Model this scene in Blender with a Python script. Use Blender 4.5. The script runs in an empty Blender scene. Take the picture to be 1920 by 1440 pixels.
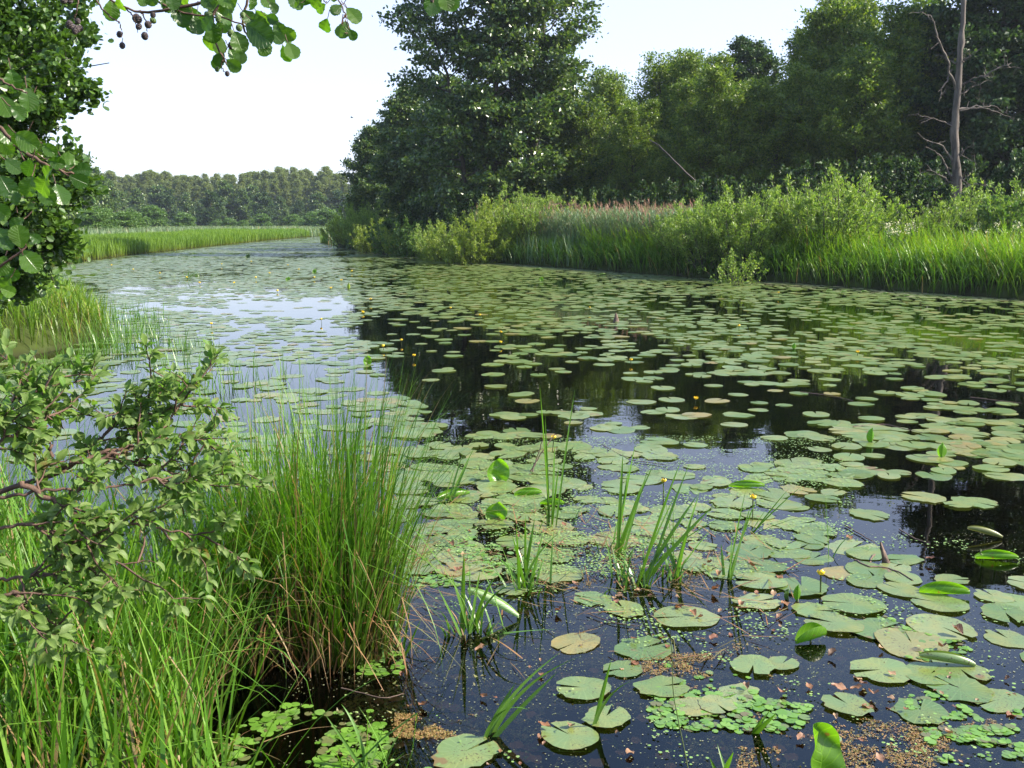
import bpy, math, random
import numpy as np
from mathutils import Vector

C = bpy.context.scene.collection
sc = bpy.context.scene
rad = math.radians
PI = math.pi

# ------------------------------------------------------------------ camera
F = 1884.0                      # focal length in pixels of the 1920 px wide photograph
TH = rad(9.1)
CAMH = 2.0
cam_d = bpy.data.cameras.new('camera')
cam = bpy.data.objects.new('camera', cam_d)
C.objects.link(cam)
cam.location = (0, 0, CAMH)
cam.rotation_euler = (PI/2 - TH, 0, 0)
cam_d.sensor_width = 36
cam_d.lens = 36*F/1920
cam_d.clip_start = 0.05
cam_d.clip_end = 8000
sc.camera = cam

# ------------------------------------------------------------------ sky and sun
SUN_EL, SUN_AZ = 38.0, 96.0      # azimuth measured from the view direction (+Y) towards the right (+X)
w = bpy.data.worlds.new('World')
sc.world = w
w.use_nodes = True
nt = w.node_tree
for n in list(nt.nodes):
    nt.nodes.remove(n)
sky = nt.nodes.new('ShaderNodeTexSky')
sky.sky_type = 'NISHITA'
sky.sun_disc = False
sky.sun_elevation = rad(SUN_EL)
sky.sun_rotation = rad(SUN_AZ)
sky.air_density = 1.0
sky.dust_density = 1.2
sky.ozone_density = 3.0
hs = nt.nodes.new('ShaderNodeHueSaturation')
hs.inputs['Saturation'].default_value = 1.05
hs.inputs['Value'].default_value = 1.15
bg = nt.nodes.new('ShaderNodeBackground')
bg.inputs['Strength'].default_value = 0.145
wo = nt.nodes.new('ShaderNodeOutputWorld')
nt.links.new(sky.outputs[0], hs.inputs['Color'])
veil = nt.nodes.new('ShaderNodeMix'); veil.data_type = 'RGBA'      # thin bright summer haze evens out the sky
veil.inputs[0].default_value = .60; veil.inputs[7].default_value = (2.38, 2.42, 3.2, 1)
wtc = nt.nodes.new('ShaderNodeTexCoord'); wsp = nt.nodes.new('ShaderNodeSeparateXYZ'); wmr = nt.nodes.new('ShaderNodeMapRange')
wmr.inputs[1].default_value = .24; wmr.inputs[2].default_value = .48; wmr.inputs[3].default_value = .66; wmr.inputs[4].default_value = .10   # the veil thins out overhead
nt.links.new(wtc.outputs['Generated'], wsp.inputs[0]); nt.links.new(wsp.outputs[2], wmr.inputs[0]); nt.links.new(wmr.outputs[0], veil.inputs[0])
nt.links.new(hs.outputs[0], veil.inputs[6]); nt.links.new(veil.outputs[2], bg.inputs['Color'])
nt.links.new(bg.outputs[0], wo.inputs['Surface'])
sd = bpy.data.lights.new('sun', 'SUN')
sd.energy = 5.0
sd.angle = rad(0.6)
sd.color = (1.0, 0.92, 0.78)
so = bpy.data.objects.new('sun', sd)
C.objects.link(so)
sdir = Vector((math.sin(rad(SUN_AZ))*math.cos(rad(SUN_EL)), math.cos(rad(SUN_AZ))*math.cos(rad(SUN_EL)), math.sin(rad(SUN_EL))))
so.rotation_euler = sdir.to_track_quat('Z', 'Y').to_euler()
so.location = (30, 15, 30)
sc.view_settings.view_transform = 'Standard'
sc.view_settings.look = 'None'
sc.view_settings.gamma = 1
sc.view_settings.exposure = 1.45
sc.cycles.use_denoising = True
sc.cycles.max_bounces = 8
sc.cycles.diffuse_bounces = 2
sc.cycles.glossy_bounces = 2
sc.cycles.transmission_bounces = 3
sc.cycles.transparent_max_bounces = 8
sc.cycles.volume_bounces = 0
sc.cycles.caustics_reflective = False
sc.cycles.caustics_refractive = False

# ------------------------------------------------------------------ helpers
ct, st = math.cos(TH), math.sin(TH)
def P(u, v, Y):
    """point on the ray through photograph pixel (u,v) at world depth Y"""
    a = (u-960)/F; b = (720-v)/F
    t = Y/(ct+b*st)
    return np.array((a*t, Y, CAMH+(b*ct-st)*t))
def G(u, v, z=0.0):
    a = (u-960)/F; b = (720-v)/F
    t = (CAMH-z)/(st-b*ct)
    return np.array((a*t, (ct+b*st)*t, z))
def proj(x, y, z=0.0):
    dz = z-CAMH
    d = y*ct-dz*st
    return 960+F*x/d, 720-F*(y*st+dz*ct)/d

def in_poly(x, y, poly):
    ins = np.zeros(np.shape(x), bool)
    n = len(poly)
    for i in range(n):
        x1, y1 = poly[i][:2]; x2, y2 = poly[(i+1) % n][:2]
        if y1 == y2: continue
        c = ((y1 > y) != (y2 > y)) & (x < (x2-x1)*(y-y1)/(y2-y1)+x1)
        ins ^= c
    return ins
def dist_poly(x, y, poly, closed=True):
    d = np.full(np.shape(x), 1e9)
    n = len(poly)
    for i in range(n if closed else n-1):
        x1, y1 = poly[i][:2]; x2, y2 = poly[(i+1) % n][:2]
        dx, dy = x2-x1, y2-y1
        L = dx*dx+dy*dy+1e-12
        t = np.clip(((x-x1)*dx+(y-y1)*dy)/L, 0, 1)
        d = np.minimum(d, np.hypot(x-x1-t*dx, y-y1-t*dy))
    return d
def vnoise(x, y, seed=0):
    """smooth value noise in 0..1"""
    xi = np.floor(x).astype(np.int64); yi = np.floor(y).astype(np.int64)
    fx = x-xi; fy = y-yi
    fx = fx*fx*(3-2*fx); fy = fy*fy*(3-2*fy)
    def h(a, b):
        n = (a*374761393+b*668265263+seed*1442695041) & 0x7fffffff
        n = ((n ^ (n >> 13))*1274126177) & 0x7fffffff
        return ((n ^ (n >> 16)) & 0xffff)/65535.0
    return (h(xi, yi)*(1-fx)+h(xi+1, yi)*fx)*(1-fy)+(h(xi, yi+1)*(1-fx)+h(xi+1, yi+1)*fx)*fy

class Geo:
    def __init__(s):
        s.V = []; s.F = []; s.U = []; s.n = 0
    def add(s, V, faces, uvs=None):
        V = np.asarray(V, float).reshape(-1, 3)
        s.V.append(V)
        for i, f in enumerate(faces):
            f = np.asarray(f, np.int64)
            if f.size == 0: continue
            s.F.append(f+s.n)
            s.U.append(np.zeros(f.shape+(2,)) if uvs is None else np.asarray(uvs[i], float))
        s.n += len(V)
    def mesh(s, name, mat, smooth=True):
        me = bpy.data.meshes.new(name)
        if not s.V:
            return me
        V = np.concatenate(s.V)
        me.vertices.add(len(V)); me.vertices.foreach_set('co', V.astype(np.float32).ravel())
        loops = np.concatenate([f.ravel() for f in s.F])
        tot = np.concatenate([np.full(len(f), f.shape[1]) for f in s.F])
        start = np.concatenate(([0], np.cumsum(tot)[:-1]))
        me.loops.add(len(loops)); me.loops.foreach_set('vertex_index', loops.astype(np.int32))
        me.polygons.add(len(tot)); me.polygons.foreach_set('loop_start', start.astype(np.int32))
        try: me.polygons.foreach_set('loop_total', tot.astype(np.int32))
        except Exception: pass
        uv = me.uv_layers.new(name='UVMap')
        uv.data.foreach_set('uv', np.concatenate([u.reshape(-1, 2) for u in s.U]).astype(np.float32).ravel())
        me.polygons.foreach_set('use_smooth', np.full(len(tot), smooth))
        me.update(calc_edges=True)
        me.validate()
        if mat: me.materials.append(mat)
        return me

def obj(name, me, parent=None, loc=(0, 0, 0), rz=0.0, s=1.0):
    o = bpy.data.objects.new(name, me)
    C.objects.link(o)
    o.location = [float(q) for q in loc]; o.rotation_euler = (0, 0, rz)
    o.scale = (s, s, s) if np.isscalar(s) else s
    if parent: o.parent = parent
    return o
def tag(o, label, cat=None, group=None, kind=None):
    if label: o['label'] = label
    if cat: o['category'] = cat
    if group: o['group'] = group
    if kind: o['kind'] = kind
    return o
def thing(name, label, cat, loc=(0, 0, 0), rz=0.0, group=None, s=1.0):
    o = obj(name, None, None, loc, rz, s)
    o.empty_display_size = 0.1
    return tag(o, label, cat, group)
def dup(o, loc, rz=0.0, s=None, label=None):
    r = o.copy(); C.objects.link(r)
    r.location = [float(q) for q in loc]; r.rotation_euler = (0, 0, rz)
    if s is not None: r.scale = (s, s, s) if np.isscalar(s) else s
    if label: r['label'] = label
    for ch in list(o.children):
        c = ch.copy(); C.objects.link(c); c.parent = r
    return r

def tube(g, pts, rads, sides=6, cap=True):
    pts = np.asarray(pts, float); n = len(pts)
    rads = np.broadcast_to(np.asarray(rads, float), (n,))
    T = np.gradient(pts, axis=0); T /= np.linalg.norm(T, axis=1)[:, None]+1e-12
    ref = np.array((0.0, 0, 1)) if abs(T[0][2]) < 0.9 else np.array((1.0, 0, 0))
    A = np.cross(T, ref); A /= np.linalg.norm(A, axis=1)[:, None]+1e-12
    B = np.cross(T, A)
    an = np.arange(sides)*2*PI/sides
    V = pts[:, None]+rads[:, None, None]*(A[:, None]*np.cos(an)[None, :, None]+B[:, None]*np.sin(an)[None, :, None])
    i = np.arange(n-1)[:, None]*sides; j = np.arange(sides)[None]
    k = (j+1) % sides
    f = np.stack((i+j, i+sides+j, i+sides+k, i+k), -1).reshape(-1, 4)
    vv = np.linspace(0, 1, n)
    ju = np.arange(sides)/sides
    uv = np.zeros((n-1, sides, 4, 2))
    uv[..., 0] = np.stack((ju, ju, ju+1/sides, ju+1/sides), -1)[None]
    uv[:, :, 0, 1] = vv[:-1, None]; uv[:, :, 3, 1] = vv[:-1, None]
    uv[:, :, 1, 1] = vv[1:, None]; uv[:, :, 2, 1] = vv[1:, None]
    faces = [f]; uvs = [uv.reshape(-1, 4, 2)]
    if cap:
        faces.append(np.array([list(range((n-1)*sides, n*sides))])); uvs.append(np.full((1, sides, 2), 1.0))
    g.add(V.reshape(-1, 3), faces, uvs)

def scatter(g, tpl, pos, Yax, Nax, size, sx=None):
    """copies of a template (V, faces, uvs): local y along Yax, local z along Nax"""
    V, fs, us = tpl
    pos = np.asarray(pos, float); N = len(pos)
    if N == 0: return
    Y = Yax/(np.linalg.norm(Yax, axis=1)[:, None]+1e-9)
    X = np.cross(Y, Nax); X /= np.linalg.norm(X, axis=1)[:, None]+1e-9
    Z = np.cross(X, Y)
    size = np.broadcast_to(size, (N,))
    wx = size if sx is None else size*sx
    W = pos[:, None]+V[None, :, 0, None]*X[:, None]*wx[:, None, None]+V[None, :, 1, None]*Y[:, None]*size[:, None, None]+V[None, :, 2, None]*Z[:, None]*size[:, None, None]
    m = len(V); off = (np.arange(N)*m)[:, None, None]
    g.add(W.reshape(-1, 3), [(f[None]+off).reshape(-1, f.shape[1]) for f in fs],
          [np.broadcast_to(u[None], (N,)+u.shape).reshape(-1, u.shape[1], 2) for u in us])

def tpl_uv(V, faces):
    """uv straight from local x,y"""
    fs = [np.array(f) for f in faces]
    return (V, fs, [np.stack((V[f][..., 0]+0.5, V[f][..., 1]), -1) for f in fs])
QUAD = tpl_uv(np.array(((0, 0, 0), (.36, .45, .10), (0, 1, 0), (-.36, .45, .10))), [[(0, 1, 2), (0, 2, 3)]])
SLIM = tpl_uv(np.array(((0, 0, 0), (.16, .45, .04), (0, 1, -.08), (-.16, .45, .04))), [[(0, 1, 2), (0, 2, 3)]])
ROUND = tpl_uv(np.array(((0, 0, 0), (.3, .25, .07), (.42, .65, .1), (.2, .97, .03), (0, .95, 0), (-.2, .97, .03), (-.42, .65, .1), (-.3, .25, .07))),
               [[(0, 1, 2, 3, 4), (0, 4, 5, 6, 7)]])
def leaf_tpl(wfun, nx=4, ny=9, fold=.18, bend=-.15, wavy=.03, seed=0, serr=0.0):
    r = np.random.default_rng(seed)
    V = []; 
    for j in range(ny):
        t = j/(ny-1)
        wd = wfun(t)
        for i in range(-nx, nx+1):
            a = i/nx
            e = 1+(serr*(1 if j % 2 else -1) if abs(i) == nx else 0)
            V.append((a*wd*e, t, fold*abs(a)*wd+bend*t*t+wavy*math.sin(j*1.7+a*2+seed)*abs(a)+wavy*.5*math.cos(j*PI)*abs(a)*.5))
    V = np.array(V); m = 2*nx+1
    f = [(j*m+i, j*m+i+1, (j+1)*m+i+1, (j+1)*m+i) for j in range(ny-1) for i in range(2*nx)]
    f = np.array(f)
    # uv: across -1..1 mapped to 0..1, along 0..1
    ua = np.tile(np.arange(m)/(m-1), ny); va = np.repeat(np.arange(ny)/(ny-1), m)
    return (V, [f], [np.stack((ua[f], va[f]), -1)])
def w_alder(t): return max(.004, .43*(max(0, math.sin(PI*min(1, t*.93+.03)**1.35)))**.62)*(1 if t < .97 else .8)
def w_willow(t): return max(.004, .20*math.sin(PI*min(1, t*.98+.01)**.95)**.8)
def w_sallow(t): return max(.004, .27*math.sin(PI*min(1, t*.985+.01)**1.1)**.75)
ALD = [leaf_tpl(w_alder, 4, 13, .15+.1*i, -.1-.12*i, .02+.01*i, i, .05) for i in range(3)]
SAL = [leaf_tpl(w_sallow, 2, 8, .3+.2*i, -.2-.15*i, .03, i+5) for i in range(3)]

def blades(g, base, h, az, lean, droop, wd, seg=5, kink=None, p=1.6, face=None, taper=2.2, fold=0.25):
    """grass blades: ribbons whose angle from the vertical grows along their length"""
    base = np.asarray(base, float); N = len(base)
    if N == 0: return
    h = np.broadcast_to(h, (N,)); lean = np.broadcast_to(lean, (N,)); droop = np.broadcast_to(droop, (N,)); wd = np.broadcast_to(wd, (N,))
    t = np.linspace(0, 1, seg+1)
    tm = (t[1:]+t[:-1])/2
    ang = lean[:, None]+droop[:, None]*tm[None]**p
    if kink is not None:
        kt, ka = kink
        ang = ang+ka[:, None]*(tm[None] > kt[:, None])
    dz = np.cos(ang)*h[:, None]/seg; dr = np.sin(ang)*h[:, None]/seg
    z = np.concatenate((np.zeros((N, 1)), np.cumsum(dz, 1)), 1)
    r = np.concatenate((np.zeros((N, 1)), np.cumsum(dr, 1)), 1)
    ca, sa = np.cos(az)[:, None], np.sin(az)[:, None]
    cen = np.stack((base[:, 0, None]+r*ca, base[:, 1, None]+r*sa, base[:, 2, None]+z), -1)
    fa = az+PI/2 if face is None else face
    side = np.stack((np.cos(fa), np.sin(fa), np.zeros(N)), -1)
    prof = (1-t**taper)*np.minimum(1, .55+t*3)
    prof[-1] = .02
    hw = wd[:, None]*.5*prof[None]
    L = cen-side[:, None]*hw[..., None]; R = cen+side[:, None]*hw[..., None]
    V = np.stack((L, R), 2)          # N, seg+1, 2, 3
    m = 2*(seg+1)
    i = np.arange(seg)*2
    f = np.stack((i, i+1, i+3, i+2), -1)
    uv = np.zeros((seg, 4, 2)); uv[:, 1, 0] = uv[:, 2, 0] = 1
    uv[:, 0, 1] = uv[:, 1, 1] = t[:-1]; uv[:, 2, 1] = uv[:, 3, 1] = t[1:]
    g.add(V.reshape(-1, 3), [(f[None]+(np.arange(N)*m)[:, None, None]).reshape(-1, 4)],
          [np.broadcast_to(uv[None], (N, seg, 4, 2)).reshape(-1, 4, 2)])

# ------------------------------------------------------------------ materials
def newmat(name):
    m = bpy.data.materials.new(name); m.use_nodes = True
    t = m.node_tree
    for n in list(t.nodes): t.nodes.remove(n)
    return m, t
def N_(t, typ, **kw):
    n = t.nodes.new(typ)
    for k, v in kw.items(): setattr(n, k, v)
    return n
def ramp(t, src, stops):
    r = N_(t, 'ShaderNodeValToRGB')
    el = r.color_ramp.elements
    while len(el) < len(stops): el.new(0.5)
    for e, (p, c) in zip(el, stops):
        e.position = p; e.color = tuple(c)+(1,)
    t.links.new(src, r.inputs[0])
    return r.outputs[0]
def mixc(t, fac, a, b, mode='MIX'):
    m = N_(t, 'ShaderNodeMix', data_type='RGBA', blend_type=mode)
    for s, q in ((0, fac), (6, a), (7, b)):
        if hasattr(q, 'is_linked') or isinstance(q, bpy.types.NodeSocket): t.links.new(q, m.inputs[s])
        else: m.inputs[s].default_value = q if s == 0 else tuple(q)+(1,)
    return m.outputs[2]
def leafmat(name, cols, trans=.4, tcol=(1.15, 1.25, .5), rough=.42, spec=.5, along=None, veins=0, straw=0.0, spots=0, tuft=0.0):
    """leaf or grass: principled sheet mixed with translucency; colour varies leaf by leaf"""
    m, t = newmat(name)
    geo = N_(t, 'ShaderNodeNewGeometry')
    col = ramp(t, geo.outputs['Random Per Island'] if name != 'fallen_leaves' else N_(t, 'ShaderNodeObjectInfo').outputs['Random'], [(i/(max(1, len(cols)-1)), c) for i, c in enumerate(cols)])
    tc = N_(t, 'ShaderNodeTexCoord')
    sep = N_(t, 'ShaderNodeSeparateXYZ'); t.links.new(tc.outputs['UV'], sep.inputs[0])
    if tuft:
        nz = N_(t, 'ShaderNodeTexNoise'); nz.inputs['Scale'].default_value = tuft; nz.inputs['Detail'].default_value = 2
        t.links.new(tc.outputs['Object'], nz.inputs['Vector'])
        f = N_(t, 'ShaderNodeMapRange'); f.inputs[1].default_value = .35; f.inputs[2].default_value = .65
        t.links.new(nz.outputs['Fac'], f.inputs[0])
        col = mixc(t, f.outputs[0], col, mixc(t, 1.0, col, (1.25, 1.12, .85), 'MULTIPLY'))
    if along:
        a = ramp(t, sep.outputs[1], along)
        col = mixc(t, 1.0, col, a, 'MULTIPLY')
    if straw:
        mt = N_(t, 'ShaderNodeMath', operation='MULTIPLY'); mt.inputs[1].default_value = 7.31
        t.links.new(geo.outputs['Random Per Island'], mt.inputs[0])
        fr = N_(t, 'ShaderNodeMath', operation='FRACT'); t.links.new(mt.outputs[0], fr.inputs[0])
        lt = N_(t, 'ShaderNodeMath', operation='LESS_THAN'); lt.inputs[1].default_value = straw
        t.links.new(fr.outputs[0], lt.inputs[0])
        col = mixc(t, lt.outputs[0], col, (.28, .19, .085))
    bump = None
    if veins:
        # herring-bone side veins from the leaf's own u,v
        ab = N_(t, 'ShaderNodeMath', operation='SUBTRACT'); ab.inputs[1].default_value = .5; t.links.new(sep.outputs[0], ab.inputs[0])
        ab2 = N_(t, 'ShaderNodeMath', operation='ABSOLUTE'); t.links.new(ab.outputs[0], ab2.inputs[0])
        mm = N_(t, 'ShaderNodeMath', operation='MULTIPLY_ADD'); mm.inputs[1].default_value = -.55; t.links.new(ab2.outputs[0], mm.inputs[0]); t.links.new(sep.outputs[1], mm.inputs[2])
        sc_ = N_(t, 'ShaderNodeMath', operation='MULTIPLY'); sc_.inputs[1].default_value = veins*2*PI; t.links.new(mm.outputs[0], sc_.inputs[0])
        sn = N_(t, 'ShaderNodeMath', operation='SINE'); t.links.new(sc_.outputs[0], sn.inputs[0])
        pw = N_(t, 'ShaderNodeMapRange'); pw.inputs[1].default_value = .8; pw.inputs[2].default_value = 1.0; t.links.new(sn.outputs[0], pw.inputs[0])
        md = N_(t, 'ShaderNodeMapRange'); md.inputs[1].default_value = .03; md.inputs[2].default_value = .0; t.links.new(ab2.outputs[0], md.inputs[0])
        mx = N_(t, 'ShaderNodeMath', operation='MAXIMUM'); t.links.new(pw.outputs[0], mx.inputs[0]); t.links.new(md.outputs[0], mx.inputs[1])
        ml = N_(t, 'ShaderNodeMath', operation='MULTIPLY'); ml.inputs[1].default_value = .45; t.links.new(mx.outputs[0], ml.inputs[0])
        col = mixc(t, ml.outputs[0], col, mixc(t, 1.0, col, (1.9, 1.7, 1.6), 'MULTIPLY'))
        bump = N_(t, 'ShaderNodeBump'); bump.inputs['Strength'].default_value = .5; bump.inputs['Distance'].default_value = .002
        bump.invert = True
        t.links.new(mx.outputs[0], bump.inputs['Height'])
    if spots:
        nz = N_(t, 'ShaderNodeTexNoise'); nz.inputs['Scale'].default_value = spots; nz.inputs['Detail'].default_value = 3
        t.links.new(tc.outputs['Object'], nz.inputs['Vector'])
        f = N_(t, 'ShaderNodeMapRange'); f.inputs[1].default_value = .66; f.inputs[2].default_value = .72
        t.links.new(nz.outputs['Fac'], f.inputs[0])
        col = mixc(t, f.outputs[0], col, (.16, .10, .035))
    pb = N_(t, 'ShaderNodeBsdfPrincipled')
    pb.inputs['Roughness'].default_value = rough
    pb.inputs['Specular IOR Level'].default_value = spec
    t.links.new(col, pb.inputs['Base Color'])
    if bump: t.links.new(bump.outputs[0], pb.inputs['Normal'])
    tr = N_(t, 'ShaderNodeBsdfTranslucent')
    t.links.new(mixc(t, 1.0, col, tcol, 'MULTIPLY'), tr.inputs['Color'])
    mx = N_(t, 'ShaderNodeMixShader'); mx.inputs[0].default_value = trans
    t.links.new(pb.outputs[0], mx.inputs[1]); t.links.new(tr.outputs[0], mx.inputs[2])
    o = N_(t, 'ShaderNodeOutputMaterial'); t.links.new(mx.outputs[0], o.inputs['Surface'])
    return m
def solid(name, c1, c2, scale=6.0, rough=.8, bump=.3, stretch=(1, 1, 1), detail=6, spec=.3, dist=.02):
    m, t = newmat(name)
    tc = N_(t, 'ShaderNodeTexCoord'); mp = N_(t, 'ShaderNodeMapping'); mp.inputs['Scale'].default_value = stretch
    t.links.new(tc.outputs['Object'], mp.inputs[0])
    nz = N_(t, 'ShaderNodeTexNoise'); nz.inputs['Scale'].default_value = scale; nz.inputs['Detail'].default_value = detail
    nz.inputs['Roughness'].default_value = .65
    t.links.new(mp.outputs[0], nz.inputs['Vector'])
    col = ramp(t, nz.outputs['Fac'], [(.3, c1), (.7, c2)])
    pb = N_(t, 'ShaderNodeBsdfPrincipled'); pb.inputs['Roughness'].default_value = rough
    pb.inputs['Specular IOR Level'].default_value = spec
    t.links.new(col, pb.inputs['Base Color'])
    b = N_(t, 'ShaderNodeBump'); b.inputs['Strength'].default_value = bump; b.inputs['Distance'].default_value = dist
    t.links.new(nz.outputs['Fac'], b.inputs['Height']); t.links.new(b.outputs[0], pb.inputs['Normal'])
    o = N_(t, 'ShaderNodeOutputMaterial'); t.links.new(pb.outputs[0], o.inputs['Surface'])
    return m

M = {}
M['alder'] = leafmat('alder_leaves', [(.040, .090, .014), (.060, .12, .018), (.085, .155, .024)], .36, rough=.38, spec=.55)
M['alder_far'] = leafmat('alder_leaves_far', [(.018, .048, .012), (.045, .095, .016), (.085, .14, .024), (.16, .215, .055)], .34, rough=.33, spec=.6)  # wide leaf tones paint in near-black shade and lit specks of the crowns
M['broad'] = leafmat('broad_leaves', [(.032, .078, .009), (.085, .15, .013), (.14, .205, .02), (.24, .30, .045)], .45, rough=.38, spec=.5)  # leaf tones spread wide to imitate dark interiors and speckled highlights
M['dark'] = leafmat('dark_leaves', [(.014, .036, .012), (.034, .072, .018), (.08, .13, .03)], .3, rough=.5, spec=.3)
M['birch'] = leafmat('birch_leaves', [(.11, .15, .045), (.15, .19, .055), (.19, .22, .075)], .42, rough=.55, spec=.3)
M['willow'] = leafmat('willow_leaves', [(.085, .165, .022), (.16, .255, .03), (.24, .33, .055), (.33, .41, .13)], .45, rough=.42, spec=.5)
M['willow_yellow'] = leafmat('willow_leaves_yellow', [(.14, .21, .022), (.22, .29, .03), (.30, .37, .06)], .42, rough=.42, spec=.5)
M['shrub'] = leafmat('shrub_leaves', [(.06, .125, .025), (.085, .16, .03), (.12, .20, .04)], .38, rough=.45, spec=.4)
M['near_alder'] = leafmat('overhanging_alder_leaves', [(.028, .075, .012), (.05, .115, .016), (.085, .165, .022), (.035, .085, .02)], .55, (1.7, 1.8, .45), .33, .5, veins=8)
M['sallow'] = leafmat('sallow_leaves', [(.09, .15, .03), (.125, .20, .04), (.18, .25, .085), (.09, .20, .018)], .48, (1.2, 1.4, .6), .5, .35, veins=7, spots=9)
GR_ALONG = [(0, (.38, .24, .14)), (.25, (.7, .65, .45)), (.5, (1, 1, 1)), (1, (1.1, 1.1, .9))]  # brown blade feet, darkened further to paint the shade low in the grass
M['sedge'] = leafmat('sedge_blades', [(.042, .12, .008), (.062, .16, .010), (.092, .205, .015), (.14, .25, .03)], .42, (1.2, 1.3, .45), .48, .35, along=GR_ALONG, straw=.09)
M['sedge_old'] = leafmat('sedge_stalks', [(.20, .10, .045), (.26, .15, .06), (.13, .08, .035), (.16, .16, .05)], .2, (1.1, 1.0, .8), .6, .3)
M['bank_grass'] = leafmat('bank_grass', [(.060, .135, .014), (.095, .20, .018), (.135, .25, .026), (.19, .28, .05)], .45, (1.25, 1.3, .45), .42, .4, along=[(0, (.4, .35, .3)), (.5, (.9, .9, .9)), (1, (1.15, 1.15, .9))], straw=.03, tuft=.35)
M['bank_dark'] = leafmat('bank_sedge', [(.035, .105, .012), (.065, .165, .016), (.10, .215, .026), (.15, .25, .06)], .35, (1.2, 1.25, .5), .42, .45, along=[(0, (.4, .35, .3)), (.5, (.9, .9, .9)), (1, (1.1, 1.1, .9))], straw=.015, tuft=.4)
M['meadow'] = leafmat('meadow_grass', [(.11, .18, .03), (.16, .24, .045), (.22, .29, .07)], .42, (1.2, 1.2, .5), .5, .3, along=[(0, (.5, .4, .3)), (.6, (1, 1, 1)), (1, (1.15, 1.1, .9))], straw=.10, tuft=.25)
M['reed'] = leafmat('reed_leaves', [(.10, .165, .075), (.14, .21, .095), (.18, .25, .12)], .35, (1.1, 1.15, .7), .45, .4, straw=.05)
M['plume'] = leafmat('reed_plumes', [(.25, .15, .11), (.31, .21, .15), (.22, .14, .09)], .3, (1.1, 1, .9), .7, .2)
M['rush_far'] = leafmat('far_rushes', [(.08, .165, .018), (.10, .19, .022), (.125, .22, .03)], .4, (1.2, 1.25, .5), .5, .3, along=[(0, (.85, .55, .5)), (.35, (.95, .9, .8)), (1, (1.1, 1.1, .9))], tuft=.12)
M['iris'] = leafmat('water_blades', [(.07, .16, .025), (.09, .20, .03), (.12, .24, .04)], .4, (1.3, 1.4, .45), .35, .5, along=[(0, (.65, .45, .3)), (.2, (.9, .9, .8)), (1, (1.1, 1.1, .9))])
M['bark'] = solid('bark', (.035, .028, .022), (.10, .085, .068), 5, .9, .6, (1, 1, .35))
M['bark_near'] = solid('branch_bark', (.05, .03, .022), (.13, .075, .05), 30, .7, .4)
M['dead'] = solid('dead_wood', (.03, .025, .021), (.17, .14, .115), 4, .85, .7, (2, 2, .3))
M['birch_bark'] = solid('birch_bark', (.25, .23, .2), (.6, .57, .52), 2, .8, .3)
M['cone'] = solid('alder_cones', (.02, .016, .02), (.07, .05, .045), 200, .6, .8, dist=.002)
M['cone_green'] = solid('green_alder_cones', (.05, .09, .02), (.12, .17, .05), 200, .5, .8, dist=.002)
M['petal'] = solid('yellow_petals', (.75, .50, .02), (.88, .62, .03), 30, .4, .1, spec=.5)
M['flower_stem'] = solid('flower_stalks', (.05, .07, .02), (.10, .13, .04), 20, .5, .2)
M['stick'] = solid('sticks', (.05, .035, .03), (.16, .11, .08), 20, .8, .5)
M['flower_cream'] = solid('cream_flowers', (.50, .47, .26), (.62, .58, .38), 20, .7, .1)
M['algae'] = leafmat('algae', [(.22, .12, .04), (.32, .18, .07), (.26, .19, .05), (.13, .15, .04)], .2, (1, .9, .6), .35, .6)
M['weed'] = leafmat('submerged_weed', [(.20, .16, .06), (.16, .20, .06), (.28, .19, .09), (.12, .16, .06)], .2)
M['duckweed'] = leafmat('duckweed', [(.15, .26, .06), (.20, .32, .08), (.26, .36, .12)], .15, rough=.4, spec=.5)
M['frogbit'] = leafmat('frogbit', [(.085, .19, .02), (.115, .24, .03), (.16, .30, .045), (.11, .20, .05), (.13, .11, .05)], .25, rough=.3, spec=.6)
M['dead_leaf'] = leafmat('fallen_leaves', [(.16, .07, .035), (.26, .13, .06), (.10, .05, .03), (.36, .24, .13), (.22, .10, .06)], .25, (1.1, .9, .7), .5, .4, veins=6)
M['scum'] = leafmat('shore_scum', [(.17, .20, .09), (.22, .24, .12), (.26, .25, .15)], .15, rough=.5, spec=.4)

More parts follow.
